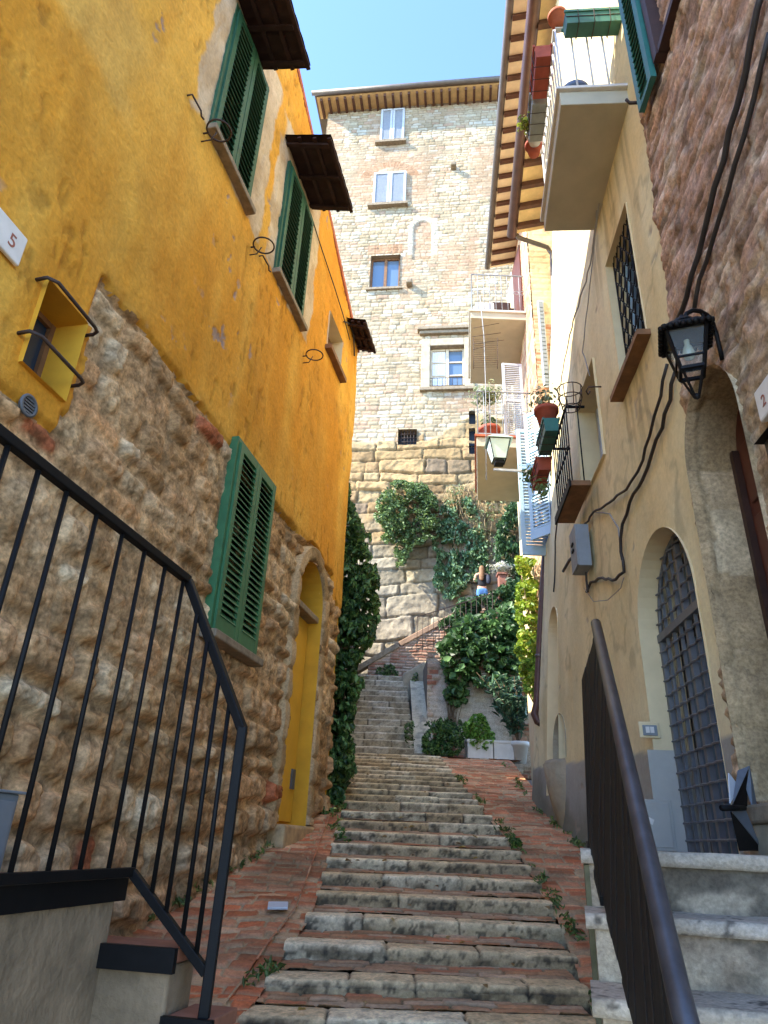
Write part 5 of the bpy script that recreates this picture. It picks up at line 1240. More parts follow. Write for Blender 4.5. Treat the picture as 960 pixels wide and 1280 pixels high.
gridob('stone_wall', F.o * V3(1, 1, 0) + F.a * S[..., None] + F.n * Hf[..., None] + V3(0, 0, 1) * Z[..., None], cf, kp, 'ashlar', pz)
b = MB(); b.add([F.p(-3.34, .01, 4), F.p(-3.34, -6, 4), F.p(-3.34, -6, 31.7), F.p(-3.34, .01, 31.7)], [(0, 1, 2, 3)]); b.build('side_wall', 'sill', pz)
b = MB(); b.wbox(F, -3.3, 8, -8, -.6, 4, 31.6); b.build('rear_wall', 'peach', pz)
# eaves
b = MB(); b.wbox(F, -3.75, 6, -.3, .72, 31.730, 31.810); b.build('soffit', 'soffit', pz)
b = MB(); b.wbox(F, -3.85, 6, -6, .78, 31.815, 31.910); b.build('roof', 'greygut', pz)
b = MB(); b.tube([F.p(-3.95, .86, 31.850), F.p(6, .86, 31.850)], .11, 10); b.build('gutter', 'greygut', pz)
for i in range(26): b = MB(); s = -3.6 + i * .36; b.wbox(F, s, s + .1, -.2, .68, 31.550, 31.725); b.build('rafter', 'beam', pz)
M['surround2'] = mat('weathered_dressed_stone', '#a89a82', .85, .25, 5, .4, .006)
M['fshut'] = mat('pale_grey_shutter', '#8d9298', .6, .1, 9, .1, .002)
M['fframe'] = mat('white_grey_shutter_frame', '#b4b8bb', .5, .1, 9, .1, .002)
M['surround'] = mat('pale_dressed_stone', '#c8b89c', .85, .2, 5, .4, .006)
def fwin(a, c, style):
    (s0, z1), (s1, z0) = a, c
    if style == 'closed':
        b = MB(); b.wbox(F, s0, s1, .0, .07, z0, z1); wo = b.build('window', 'grayshut', pz); mid = (s0 + s1) / 2
        for x0, x1 in ((s0 + .01, mid - .012), (mid + .012, s1 - .01)):
            b = MB(); th = .04
            for e in ((x0, x0 + .09, z0, z1), (x1 - .09, x1, z0, z1), (x0 + .09, x1 - .09, z1 - .1, z1), (x0 + .09, x1 - .09, z0, z0 + .1)): b.wbox(F, e[0], e[1], .071, .125, e[2], e[3])
            b.build('shutter', 'fframe', wo)
            b = MB(); b.wbox(F, x0 + .09, x1 - .09, .072, .085, z0 + .1, z1 - .1); n = 26
            for i in range(n): zz = z0 + .1 + (z1 - z0 - .2) * (i + .5) / n; b.wbox(F, x0 + .09, x1 - .09, .0855, .094, zz - .018, zz + .018)
            b.build('slat', 'fshut', wo)
        b = MB(); b.wbox(F, s0 - .18, s1 + .1, .0, .22, z0 - .14, z0 - .005); b.build('sill', 'sill', wo)
        return
    pts = [(s0, z0), (s0, z1), (s1, z1), (s1, z0)]; reveal(F, pts, .05, -.22, 'window_recess', 'sill', pz, True)
    b = MB(); b.wbox(F, s0, s1, -.26, -.22, z0, z1); wo = b.build('window', 'bluegl', pz); mid = (s0 + s1) / 2; b = MB(); w = .07
    for e in ((s0, s0 + w, z0, z1), (s1 - w, s1, z0, z1), (mid - w * .8, mid + w * .8, z0, z1), (s0 + w, mid - w, z1 - w, z1), (mid + w, s1 - w, z1 - w, z1), (s0 + w, mid - w, z0, z0 + w), (mid + w, s1 - w, z0, z0 + w)): b.wbox(F, e[0], e[1], -.218, -.15, e[2], e[3])
    if style == 'lattice':
        for k in (1, 2):
            for e in ((s0 + w, mid - w), (mid + w, s1 - w)): zz = z0 + (z1 - z0) * k / 3; b.wbox(F, e[0], e[1], -.218, -.17, zz - .025, zz + .025)
    b.build('frame', 'wood' if style == 'open' else 'surround', wo)
    if style == 'lattice':
        b = MB(); nn = 40; pts = []
        S_ = np.linspace(s0 + w, mid - w, nn); P = [F.p(s, -.2125 + .005 * math.sin(i * .9), z) for z in (z0 + w, z1 - w) for i, s in enumerate(S_)]
        b.add(P, [(i, i + 1, nn + i + 1, nn + i) for i in range(nn - 1)]); b.build('curtain', 'curtain', wo)
        b = MB(); b.tube([F.p(s0, .02, z0 + .35), F.p(s1, .02, z0 + .35)], .012, 5)
        for i in range(7): s = s0 + (s1 - s0) * (i + .5) / 7; b.tube([F.p(s, .02, z0), F.p(s, .02, z0 + .35)], .009, 5)
        b.build('guard_rail', 'rust', wo)
        b = MB()
        for e in ((s0 - .32, s0 - .004, z0 - .1, z1 + .32), (s1 + .004, s1 + .32, z0 - .1, z1 + .32)): b.wbox(F, e[0], e[1], -.1, .09, e[2], e[3])
        b.wbox(F, s0, s1, -.1, .088, z1 + .004, z1 + .32); b.build('stone_surround', 'surround2', wo, .02)
        b = MB(); b.wbox(F, s0 - .48, s1 + .48, -.02, .24, z1 + .66, z1 + .8); b.wbox(F, s0 - .40, s1 + .40, -.02, .16, z1 + .52, z1 + .655); b.build('cornice', 'sill', wo, .02)
        b = MB(); b.wbox(F, s0 - .36, s1 + .36, -.02, .16, z0 - .24, z0 - .102); b.build('sill', 'sill', wo, .02)
    else:
        b = MB(); b.wbox(F, s0 - .12, s1 + .12, -.2, .12, z0 - .1, z0 - .004); b.build('sill', 'sill', wo)
fwin(q(477, 140), q(505, 178), 'closed'); fwin(q(468, 219), q(507, 256), 'closed')
fwin(q(464, 321), q(499, 360), 'open'); fwin(q(538, 434), q(581, 482), 'lattice')
(s0, z1), (s1, z0) = q(498, 539), q(521, 558); reveal(F, [(s0, z0), (s0, z1), (s1, z1), (s1, z0)], .12, -.3, 'cellar_window', 'sill', pz, True, True)
b = MB()
for i in range(1, 6): s = s0 + (s1 - s0) * i / 6; b.tube([F.p(s, .03, z0), F.p(s, .03, z1)], .014, 5)
for i in range(1, 4): z = z0 + (z1 - z0) * i / 4; b.tube([F.p(s0, .045, z), F.p(s1, .045, z)], .014, 5)
b.build('grille', 'rust', pz); b = MB(); b.wbox(F, s0, s1, -.29, -.28, z0, z1); b.build('dark_pane', 'black', pz)
for i, (v0, v1) in enumerate(((514, 531), (536, 553), (556, 570))):
    b = MB(); b.wbox(F, q(586, v0)[0] - .02, q(594, v0)[0] + .02, -.25, -.2, q(586, v1)[1] - .02, q(586, v0)[1] + .02); b.build('wall_slot', 'black', pz)
# tiny corbels sticking out of the wall
for u, v in ((567, 211), (512, 357)): s, z = q(u, v); b = MB(); b.wbox(F, s - .12, s + .12, 0, .3, z - .1, z + .1); b.build('corbel', 'sill', pz, .04)
# a distant low roof peeping past the yellow house
dr_ = thing('distant_house', 'distant grey roofed house peeping out between the yellow house and the palazzo', 'house', (-7, 30, 4)); 
p_ = atY(413, 168, 30.); b = MB(); b.box((p_[0] - 7, 30, 0), (p_[0] - .3, 36, p_[2] - 1.0)); b.build('wall', 'peach', dr_)
b = MB(); b.prism([V3(p_[0] + .1, 29.7, p_[2] - .75), V3(p_[0] + .1, 29.7, p_[2] - .5), V3(p_[0] - 5, 29.7, p_[2] - 1.6), V3(p_[0] - 5, 29.7, p_[2] - 1.9)], V3(0, 7, 0)); b.build('roof', 'greygut', dr_)
# ================================================================== GARDEN WALLS, PARAPET
def wallgrid(name, o, ax, n, w, ztop, z0, rows, lens, seed, cols, mortar, res=.03, parent=None, dep=.03, m='rubble', plas=0.):
    U, Tt = np.meshgrid(lin_grid(0, w, res), np.linspace(0, 1, max(4, int((max(ztop(0), ztop(w)) - z0) / res))))
    Zz = z0 + (ztop(U) - z0) * Tt; d, rr = masonry(U, Zz, rows, lens, seed, .02, 2, 6); rg = fbm(U * 6, Zz * 6, seed, 5)
    c = pal(cols, rr[..., 0]) * (.8 + .4 * fbm(U * 4, Zz * 4, seed + 1, 4))[..., None]; j = sst(.003, .02, d + (rg - .5) * .02)
    c = mixc(np.broadcast_to(lin(mortar), c.shape), c, j); h = j * dep * (.5 + rr[..., 1]) + (rg - .5) * dep
    if plas: pl = sst(.55 - plas * .2, .6 - plas * .2, fbm(U * .9, Zz * .9, seed + 8, 5)); c = mixc(c, np.broadcast_to(lin('#cbbfae'), c.shape), pl * .85); h = h * (1 - pl * .7) + pl * .012
    P = V3(*o) * V3(1, 1, 0) + ax * U[..., None] + n * h[..., None] + V3(0, 0, 1) * Zz[..., None]
    return gridob(name, P, c, None, m, parent)
XA, NY = V3(1, 0, 0), V3(0, -1, 0)
BR2 = ['#b58a74', '#c4a088', '#a87660', '#ccb098', '#a07260', '#bf9880', '#cfb8a4']
# brick parapet with sloping coping
pw_ = thing('brick_parapet', 'red brick parapet wall with sloping coping under the palazzo', 'wall', (1.5, 18.8, 5.6))
cz0, csl = 6.21, .594
ctop = lambda u: cz0 + csl * (np.asarray(u) - .1) - .16
wallgrid('brick_face', (-.26, 18.8, 0), XA, NY, 4.2, ctop, 4.9, (.07, .09), (.2, .3), 611, BR2, '#a39480', .025, pw_, .02)
b = MB(); b.prism([V3(-.26, 18.82, 4.9), V3(3.9, 18.82, 4.9), V3(3.9, 18.82, float(ctop(4.16))), V3(-.26, 18.82, float(ctop(0)))], V3(0, .3, 0)); b.build('core', 'cement', pw_)
b = MB(); p0, p1 = V3(-.32, 18.95, float(ctop(-.06)) + .08), V3(3.95, 18.95, float(ctop(4.2)) + .08); b.bar(p0 + V3(.9, 0, .9 * csl), p1, .40, .15); b.build('coping', 'coping', pw_, .02)
b = MB(); b.bar(p0 + V3(-.7, 0, -.5), p0 + V3(.88, 0, .88 * csl), .42, .15); b.build('stone_coping', 'sill', pw_, .02)
# retaining wall below the hedge
rw = thing('retaining_wall', 'patched brick and plaster retaining wall behind the planters', 'wall', (2.3, 16.3, 3.2))
wallgrid('face', (1.18, 16.3, 0), XA, NY, 3.2, lambda u: 5.75 + 0 * np.asarray(u), 3.0, (.09, .16), (.2, .4), 621, ['#c4ab94', '#b8937c', '#cbbba6', '#b59c88', '#d2c0aa', '#a8705a'], '#b0a392', .025, rw, .035, plas=.12)
b = MB(); b.box((1.2, 16.34, 2.6), (4.4, 18.79, 5.7)); b.build('core', 'ground', rw)
b = MB(); b.prism([V3(.86, 15.0, 2.9), V3(.86, 18.2, 5.2), V3(.86, 18.79, 5.6), V3(.86, 18.79, 2.9)], V3(.34, 0, 0)); b.build('side_core', 'cement', rw)
# sloping cheek slab beside the upper stair
cw = thing('stair_cheek', 'pale sloping stone slab along the right side of the upper stair', 'wall', (1, 15.2, 3.2))
U, W = np.meshgrid(lin_grid(0, 1, .012), lin_grid(0, .42, .03)); ca0, ca1 = V3(.84, 15.05, 3.30), V3(.86, 18.0, 5.42)
P = ca0 + (ca1 - ca0) * U[..., None] + XA * W[..., None] + V3(0, 0, 1) * ((fbm(U * 20, W * 8, 5, 4) - .5) * .03)[..., None]
c = mixc(np.broadcast_to(lin('#c8b898'), U.shape + (3,)), np.broadcast_to(lin('#dccdb0'), U.shape + (3,)), fbm(U * 12, W * 6, 7, 4)); c = mixc(c, np.broadcast_to(lin('#7d776b'), c.shape), sst(.55, .7, fbm(U * 22, W * 9, 9, 5)) * .6)
gridob('top', P, c, None, 'stepstone', cw)
b = MB(); b.prism([ca0 - V3(0, 0, .02), ca1 - V3(0, 0, .02), V3(.86, 18.0, 3.0), V3(.84, 15.05, 3.0)], XA * .419); b.build('body', 'cement', cw)
b = MB(); b.prism([V3(.66, 18.02, 4.9), V3(1.62, 18.02, 4.9), V3(1.62, 18.02, 6.02), V3(1.3, 18.02, 5.98), V3(.66, 18.02, 5.60)], V3(0, .6, 0)); b.build('head_block', 'cement', cw, .05)
# garden wall left of the stairs, behind the ivy
gw = thing('garden_wall', 'grey stone garden wall left of the stairs, mostly hidden by the ivy, plus an added unseen wall blocking the sun', 'wall', (-.8, 13, 2))
wallgrid('face', (-.62, 9.0, 0), V3(0, 1, 0), XA, 10.2, lambda u: 4.6 + .22 * np.asarray(u), 1.4, (.16, .3), (.25, .6), 631, ['#9a9184', '#8b8172', '#a89e90', '#7d7466'], '#6d6354', .035, gw, .05)
b = MB(); b.prism([V3(-1.35, 11.2, 1.4), V3(-1.35, 19.2, 1.4), V3(-1.35, 19.2, 8.4), V3(-1.35, 11.2, 7.6)], V3(-3, 0, 0)); b.build('upper_wall', 'cement', gw)  # tall unseen wall, added to keep sun off the terrace
b = MB(); b.prism([V3(-.66, 9.0, 1.4), V3(-.66, 19.2, 1.4), V3(-.66, 19.2, 6.8), V3(-.66, 9.0, 4.55)], V3(-.5, 0, 0)); b.build('core', 'cement', gw)
# iron fence in front of the parapet
fy = 17.45
fe = thing('iron_fence', 'thin rusty iron fence above the hedge by the brick parapet', 'fence', (2, fy, 6))
ft = lambda x: 6.95 + .37 * (x - .95)
b = MB(); b.bar(V3(.98, fy, ft(.98)), V3(3.0, fy, ft(3.0)), .022); b.bar(V3(.98, fy, ft(.98) - .85), V3(3.0, fy, ft(3.0) - .85), .022); b.build('top_rail', 'rust', fe)
for k in range(15): b = MB(); x = .99 + k * .142; b.tube([V3(x, fy, ft(x) - .95), V3(x, fy, ft(x))], .008, 5); b.build('fence_bar', 'rust', fe)
# pillar with a white shrub
tp2 = thing('brick_pillar', 'slim terracotta pillar at the top of the sloping parapet', 'pillar', (3.45, 18.4, 7.6)); a = atY(629, 757, 18.4); c_ = atY(629, 720, 18.4)
b = MB(); b.box((a[0] - .11, 18.3, a[2] - .8), (a[0] + .11, 18.52, c_[2])); b.build('shaft', 'pillar', tp2, .01); b = MB(); b.box((a[0] - .15, 18.26, c_[2] + .002), (a[0] + .15, 18.56, c_[2] + .07)); b.build('cap', 'pillar', tp2, .01)
# planters and pots on the terrace
for x0, x1, z1, lab in ((1.95, 2.48, 3.62, 'long pale stone planter box standing on the terrace left of the other'), (2.50, 2.92, 3.62, 'shorter white planter box standing next to the white pot')):
    t_ = thing('planter_box', lab, 'planter', (x0, 15.1, 3.2), 'planter boxes on the terrace')
    b = MB(); b.box((x0, 15.05, 3.2), (x1, 15.4, z1)); b.build('box', 'whitepot', t_, .012); b = MB(); b.box((x0 - .015, 15.035, z1 - .05), (x1 + .012, 15.415, z1 + .004)); b.build('rim', 'whitepot', t_, .006)
    b = MB(); b.box((x0 + .03, 15.08, z1 + .005), (x1 - .03, 15.37, z1 + .012)); b.build('soil', 'ground', t_)
pot(V3(3.05, 15.15, 3.2), .20, .42, 'whitepot', 'round white pot holding the oleander on the terrace', cat='planter', name='white_pot')
pot(V3(1.40, 15.3, 3.2), .22, .36, 'greybox', 'grey stone pot half hidden under the round bush', cat='planter', name='stone_pot')

# ================================================================== FOLIAGE
def leaves_mesh(name, C_, size, cols, m='leaf', parent=None, up=.3, seed=1, aspect=.55, droop=None, out=None, jit=.35, lift=.12, rv=.3):
    rng = np.random.RandomState(seed); n = len(C_)
    nrm = rng.normal(size=(n, 3)); nrm /= np.linalg.norm(nrm, axis=1)[:, None]
    if out is not None: nrm = nrm * jit + np.asarray(out) * (1 - jit) + V3(0, 0, up)
    else: nrm = nrm + V3(0, 0, up)
    nrm /= np.linalg.norm(nrm, axis=1)[:, None]
    t = rng.normal(size=(n, 3)) if droop is None else rng.normal(size=(n, 3)) * .5 + np.asarray(droop)
    t -= (t * nrm).sum(1)[:, None] * nrm; t /= np.linalg.norm(t, axis=1)[:, None] + 1e-9
    w = np.cross(nrm, t); sz = size * rng.uniform(.45, 1.6, n)[:, None]
    base = C_ - t * sz * .5; tip = C_ + t * sz * .5 - nrm * sz * lift * rng.uniform(0, 2, (n, 1)); mid = C_ - t * sz * .08
    l = mid + w * sz * aspect * .5 + nrm * sz * lift; r = mid - w * sz * aspect * .5 + nrm * sz * lift
    l2 = C_ + t * sz * .25 + w * sz * aspect * .33 + nrm * sz * lift * .6; r2 = C_ + t * sz * .25 - w * sz * aspect * .33 + nrm * sz * lift * .6
    Vt = np.stack([base, r, r2, tip, l2, l], 1).reshape(-1, 3); i = np.arange(n)[:, None] * 6
    Fq = np.concatenate([i + [0, 1, 2, 3], i + [0, 3, 4, 5]]).astype(int)
    cc = pal(cols, rng.rand(n)) * (1 + rv * (rng.rand(n)[:, None] - .5)); cc = np.repeat(cc, 6, 0)
    off = OFF.get(parent, V3(0, 0, 0)) if parent is not None else V3(0, 0, 0)
    return link(name, npmesh(name, Vt - off, Fq, cc), m, parent)
def in_poly(x, y, poly):
    r = np.zeros(len(x), bool); n = len(poly)
    for i in range(n):
        (x0, y0), (x1, y1) = poly[i], poly[i - 1]
        c = ((y0 > y) != (y1 > y)) & (x < (x1 - x0) * (y - y0) / (y1 - y0 + 1e-9) + x0); r ^= c
    return r
def fill(poly, Y0, Y1, n, seed, clump=.55, csc=9., yfun=None, edge=0., strands=None):
    """points filling the body of a plant whose silhouette, seen from the alley, is poly; Y0..Y1 is its real depth range"""
    rng = np.random.RandomState(seed); p = np.array(poly, float); out = []
    tot = 0
    while tot < n:
        u = rng.uniform(p[:, 0].min() - edge, p[:, 0].max() + edge, n * 3); v = rng.uniform(p[:, 1].min() - edge, p[:, 1].max() + edge, n * 3)
        wob = (fbm(u / 14, v / 14, seed + 1, 3) - .5) * 16; wob2 = (fbm(u / 14 + 30, v / 14, seed + 2, 3) - .5) * 16
        k = in_poly(u + wob, v + wob2, poly)
        cl = fbm(u / csc, v / csc, seed + 5, 3); k &= cl > clump - .16 + rng.rand(len(u)) * .2 - .04
        u, v, cl = u[k], v[k], cl[k]
        yy = rng.rand(len(u)); dep = Y0 + (Y1 - Y0) * np.clip(yy * .75 + .5 * (.62 - cl) * 1.6, 0, 1)
        for a, b_, y in zip(u, v, dep): out.append(atY(a, b_, y))
        tot = len(out)
    return np.array(out[:n])
def plant(name, lab, cat, poly, Y0, Y1, n, size, cols, seed, kind=None, stems=True, group=None, parts=True, clump=.5, csc=9., **kw):
    pts = fill(poly, Y0, Y1, n, seed, clump, csc); base = pts[pts[:, 2].argmin()]
    t_ = thing(name, lab, cat, base, group)
    leaves_mesh('foliage', pts, size, cols, parent=t_, seed=seed, **kw)
    if stems:
        rng = np.random.RandomState(seed + 50); b = MB(); lo = np.percentile(pts, 3, axis=0); hi = np.percentile(pts, 97, axis=0); src = stems if not isinstance(stems, bool) else V3((lo[0] + hi[0]) / 2, Y1, lo[2])
        for i in range(26):
            e = pts[rng.randint(len(pts))]; m_ = (V3(*src) + e) / 2 + rng.normal(size=3) * .08
            b.tube([V3(*src) + rng.normal(size=3) * .04, m_, e], [.014, .009, .003], 4)
        b.build('stem', 'bark', t_)
    return t_
IVY = ['#38562c', '#456835', '#2c4a26', '#55783e', '#263f20', '#648845', '#3f5f36', '#74975a']
plant('ivy', 'tall dark ivy hanging over the garden wall beside the yellow house corner', 'ivy', [(426, 585), (416, 640), (411, 720), (404, 800), (410, 880), (402, 960), (394, 1012), (428, 1008), (440, 960), (441, 900), (452, 850), (457, 815), (470, 775), (474, 740), (462, 690), (452, 655), (438, 630), (432, 590)], 9.0, 10.4, 15000, .085, IVY, 201, stems=(-.6, 9.9, 2.2), droop=(0, -.2, -.8), out=(.5, -.8, 0), jit=.6)
b = MB(); rng = np.random.RandomState(5)
plant('fern', 'small green fern tuft at the foot of the yellow wall', 'plant', [(380, 1018), (400, 1008), (418, 1012), (412, 1022), (385, 1026)], 8.6, 9.0, 260, .06, IVY, 203, stems=False)
plant('weed', 'little green weed growing out of the step edge below the ivy', 'plant', [(418, 1040), (432, 1034), (438, 1050), (424, 1056)], 7.6, 7.9, 160, .045, ['#4c7030', '#5e8238', '#3a5a28'], 204, stems=False)
plant('weed', 'tiny weed at the right end of a middle step', 'plant', [(636, 1050), (648, 1048), (652, 1060), (640, 1062)], 7.2, 7.45, 90, .035, ['#4c7030', '#5e8238', '#3a5a28'], 205, stems=False)
MID = ['#526a3a', '#5f7844', '#445a30', '#6e884e', '#384a28', '#80965c']
plant('bush', 'rounded green bush growing out of the big stone blocks, upper left', 'bush', [(466, 630), (480, 608), (505, 600), (528, 604), (545, 625), (552, 645), (545, 672), (520, 682), (506, 704), (496, 708), (490, 682), (478, 668), (468, 648)], 19.0, 20.2, 6500, .10, MID, 211, stems=(.6, 20.2, 11.3), out=(0, -1, .2), jit=.7)
GIV = ['#5d7f50', '#6f9060', '#4c6e44', '#86a474', '#3e5e3a', '#97b488']
plant('ivy', 'grey green ivy curtain hanging down the block wall left of the woman', 'ivy', [(548, 640), (560, 625), (585, 622), (605, 650), (610, 690), (612, 720), (604, 734), (590, 722), (580, 740), (562, 752), (548, 742), (540, 700), (543, 665)], 19.4, 20.15, 6000, .10, GIV, 213, stems=(2., 20.2, 11), droop=(0, 0, -1), out=(0, -1, 0), jit=.55)
DK = ['#3e5c36', '#496a40', '#34502e', '#57784a', '#2e4628']
plant('ivy', 'dark green ivy on the wall under the lower balcony', 'ivy', [(618, 690), (622, 655), (630, 632), (655, 626), (660, 720), (650, 735), (640, 712), (622, 712)], 18.2, 19.6, 3000, .13, DK, 215, stems=(3.9, 19.6, 9), droop=(0, 0, -1), out=(0, -1, 0), jit=.6)
# dry hanging creeper
dry = thing('dry_creeper', 'straw coloured dry creeper hanging from the block wall above the woman', 'creeper', atY(610, 640, 19.9)); b = MB(); rng = np.random.RandomState(8)
for i in range(230):
    u0 = rng.uniform(556, 646); v0 = rng.uniform(610, 640) - 10 * math.cos((u0 - 600) / 30); L_ = rng.uniform(25, 95); p = [atY(u0, v0, rng.uniform(19.6, 20.1))]
    sw = rng.uniform(-.06, .06)
    for k in range(1, 5): p.append(p[-1] + V3(rng.normal() * .07 + sw, rng.normal() * .03 - .01, -L_ / 4 * 20 / 860. * .95))
    b.tube(p, rng.uniform(.005, .011), 4)
b.build('stem', 'twig', dry)
pts = fill([(556, 606), (600, 600), (640, 612), (652, 650), (640, 700), (600, 700), (585, 640), (552, 640)], 19.4, 20., 1500, 217, .45); leaves_mesh('foliage', pts, .09, ['#a09468', '#8a8a60', '#b5a67c', '#7c8a5c', '#94a070'], parent=dry, seed=217)
YG = ['#7d9a2a', '#90aa34', '#6a8626', '#a2b440', '#587622', '#b0b048', '#809e34']
plant('climber', 'bright yellow green climber lit by the sun on the wall under the blue shutters', 'climber', [(648, 700), (660, 694), (672, 700), (674, 760), (673, 830), (668, 880), (655, 860), (648, 820), (645, 760)], 10.7, 12.6, 4200, .085, YG, 221, stems=(2.7, 11.6, 3.6), out=(-.8, -.5, .2), jit=.7)
BL = ['#3f5f34', '#4b6e3e', '#34522c', '#587e48', '#2e4827', '#6a8c54']
plant('hedge_bush', 'broad leafed dark bush spilling over the retaining wall', 'bush', [(549, 808), (558, 792), (580, 776), (612, 766), (634, 752), (650, 748), (652, 790), (652, 850), (640, 868), (612, 858), (590, 852), (572, 872), (558, 850), (552, 828)], 15.7, 17.4, 4200, .17, BL, 223, stems=(2.2, 16.9, 5.7), aspect=.75, out=(0, -.8, .5), jit=.6)
plant('bush', 'dark bush behind the iron fence beside the terracotta pillar', 'bush', [(548, 778), (580, 752), (615, 745), (632, 722), (652, 728), (655, 800), (600, 780), (560, 795)], 17.85, 18.6, 3000, .13, DK, 225, stems=(2.6, 18, 6), out=(0, -.9, .3), jit=.65)
plant('bush', 'round dense bush in the stone pot on the left of the terrace', 'bush', [(528, 920), (538, 902), (560, 895), (578, 905), (584, 925), (578, 944), (540, 944), (530, 934)], 14.75, 15.6, 3000, .065, IVY, 227, stems=(1.4, 15.3, 3.5), out=(0, -.6, .5), jit=.7)
plant('bush', 'light green loose shrub behind the long planter box', 'bush', [(574, 905), (590, 893), (606, 900), (618, 920), (612, 938), (584, 938)], 15.0, 15.6, 1300, .075, ['#5f8c34', '#76a244', '#4b752c', '#8bb452'], 229, stems=(2.1, 15.3, 3.6), out=(0, -.6, .5), jit=.7)
plant('climber', 'thin climber trailing down the retaining wall', 'climber', [(556, 850), (575, 850), (585, 868), (572, 885), (560, 875)], 16.0, 16.3, 360, .12, BL, 231, stems=(1.7, 16.2, 3.3), aspect=.75, out=(0, -1, 0), jit=.5)
plant('weed', 'small weed in the corner at the top of the upper stair', 'plant', [(512, 850), (520, 838), (526, 850), (522, 866)], 17.9, 18.2, 220, .06, MID, 233, stems=False)
plant('weed', 'green weeds along the right edge of the upper stair', 'plant', [(506, 905), (516, 902), (518, 940), (508, 938)], 15.3, 15.9, 320, .06, MID, 235, stems=False)
plant('weed', 'weeds at the foot of the brick parapet left of the head block', 'plant', [(470, 838), (480, 828), (496, 832), (498, 845), (472, 846)], 18.4, 18.7, 360, .07, MID, 237, stems=False)
# weeds and grass tufts in the joints along the path edges: nobody could count them
rng = np.random.RandomState(77); gp = []
for i in range(420):
    y = rng.uniform(3.6, 14); side = rng.randint(4)
    x = (xl(y) - .02, xr(y) + .03, fBx(y, rise(y)) - .05, xwall(min(y, 9)) + .16)[side] + rng.normal() * .02
    if vn(np.array(y * 1.3), np.array(float(side) * 7), 5) < .60: continue
    for k in range(7): gp.append((x + rng.normal() * .025, y + rng.normal() * .03, rise(y) - .02 + rng.rand() * .03))
tag(leaves_mesh('grass', np.array(gp), .05, ['#5c7038', '#6e8244', '#4a5c2c', '#86904e'], seed=78, aspect=.3, up=.1), 'small grass tufts and weeds in the joints along the edges of the brick paths', 'grass', kind='stuff')
fl = np.array([(rng.uniform(-.5, 1.3), y, rise(y) + .012) for y in rng.uniform(3.8, 12, 70)])
tag(leaves_mesh('leaves', fl, .045, ['#8a6a3a', '#9c7c44', '#6e5230', '#a8904e'], seed=79, aspect=.6, up=4.), 'dry fallen leaves scattered over the steps', 'leaves', kind='stuff')
# oleander: long narrow leaves on arching stems
ol = thing('oleander', 'oleander with long narrow dark leaves growing in the round white pot', 'shrub', (3.05, 15.15, 3.55)); b = MB(); pts = []; rng = np.random.RandomState(31); dirs = []
for i in range(34):
    a = rng.uniform(0, 2 * math.pi); r = rng.uniform(.15, .75); h = rng.uniform(.6, 1.55); p0 = V3(3.05, 15.15, 3.56); p1 = p0 + V3(math.cos(a) * r * .35 - .05, math.sin(a) * r * .3, h * .6); p2 = p0 + V3(math.cos(a) * r - .15, math.sin(a) * r * .7, h)
    b.tube([p0, p1, p2], [.012, .008, .004], 4)
    for k in range(30): t = rng.uniform(.3, 1); pts.append(p0 * (1 - t) ** 2 + 2 * p1 * t * (1 - t) + p2 * t * t + rng.normal(size=3) * .05)
b.build('stem', 'bark', ol); leaves_mesh('foliage', np.array(pts), .17, ['#3d5a45', '#4a6a50', '#32503c', '#5a7a5e'], parent=ol, aspect=.22, seed=31, rv=.3)
# plants in the balcony pots
def tuft(name, lab, c, n, r, h, size, cols, seed, aspect=.5, parent=None):
    rng = np.random.RandomState(seed); t_ = thing(name, lab, 'plant', c); p = V3(*c) + rng.normal(size=(n, 3)) * V3(r, r, h * .3) * .6 + V3(0, 0, h * .5); leaves_mesh('foliage', p, size, cols, parent=t_, seed=seed, aspect=aspect)
    b = MB()
    for i in range(10): e = p[rng.randint(n)]; b.tube([V3(*c) + rng.normal(size=3) * .02, (V3(*c) + e) / 2 + rng.normal(size=3) * .02, e], .003, 4)
    b.build('stem', 'bark', t_); return t_
tuft('potted_plant', 'wispy pale plant growing from the large terracotta pot on the small iron balcony', pc + V3(0, 0, .18), 150, .16, .38, .05, ['#8a9470', '#a3a888', '#6e7d58', '#b9bca0'], 41)
tuft('potted_plant', 'trailing green plant in the terracotta flower box of the small iron balcony', B.p(2.62, .38, 5.66), 160, .14, .2, .06, ['#5c7a4a', '#728f5a', '#48663c'], 42)
tuft('potted_plant', 'small hanging cactus like plant under the small iron balcony', B.p(2.9, .34, 5.28), 70, .08, .3, .07, ['#7f9a5c', '#94a86c'], 47, .3)
tuft('potted_plant', 'yellow green tuft in the grey flower box of the upper balcony', up_(e1 + yax * .85 - V3(.2, 0, 0), RZ + .72), 120, .08, .16, .05, ['#9aa83a', '#b5bc50', '#7d8c30'], 43)
tuft('potted_plant', 'small green sprout in the terracotta flower box of the upper balcony', up_(e1 + yax * .28 - V3(.14, 0, 0), RZ + .80), 50, .05, .08, .04, ['#4f8a3a', '#3f6f30'], 44)
tuft('potted_plant', 'grey green shrub in the corner pot of the lower far balcony', (1.95, 11.15, zL + .9), 420, .24, .35, .07, ['#8c9a72', '#75865e', '#a3ac88'], 45)
b = MB(); b.tube([V3(1.95, 11.15, zL + .26), V3(1.96, 11.15, zL + 1.0)], .012, 5); tag(b.build('plant_stem', 'bark'), 'bare stem carrying the shrub in the corner pot of the lower far balcony', 'stem')
tuft('potted_plant', 'upright dark plant in the inner pot of the lower far balcony', (2.05, 11.7, zL + .26), 260, .12, .8, .08, ['#5e7450', '#74885e', '#4a6040'], 46)
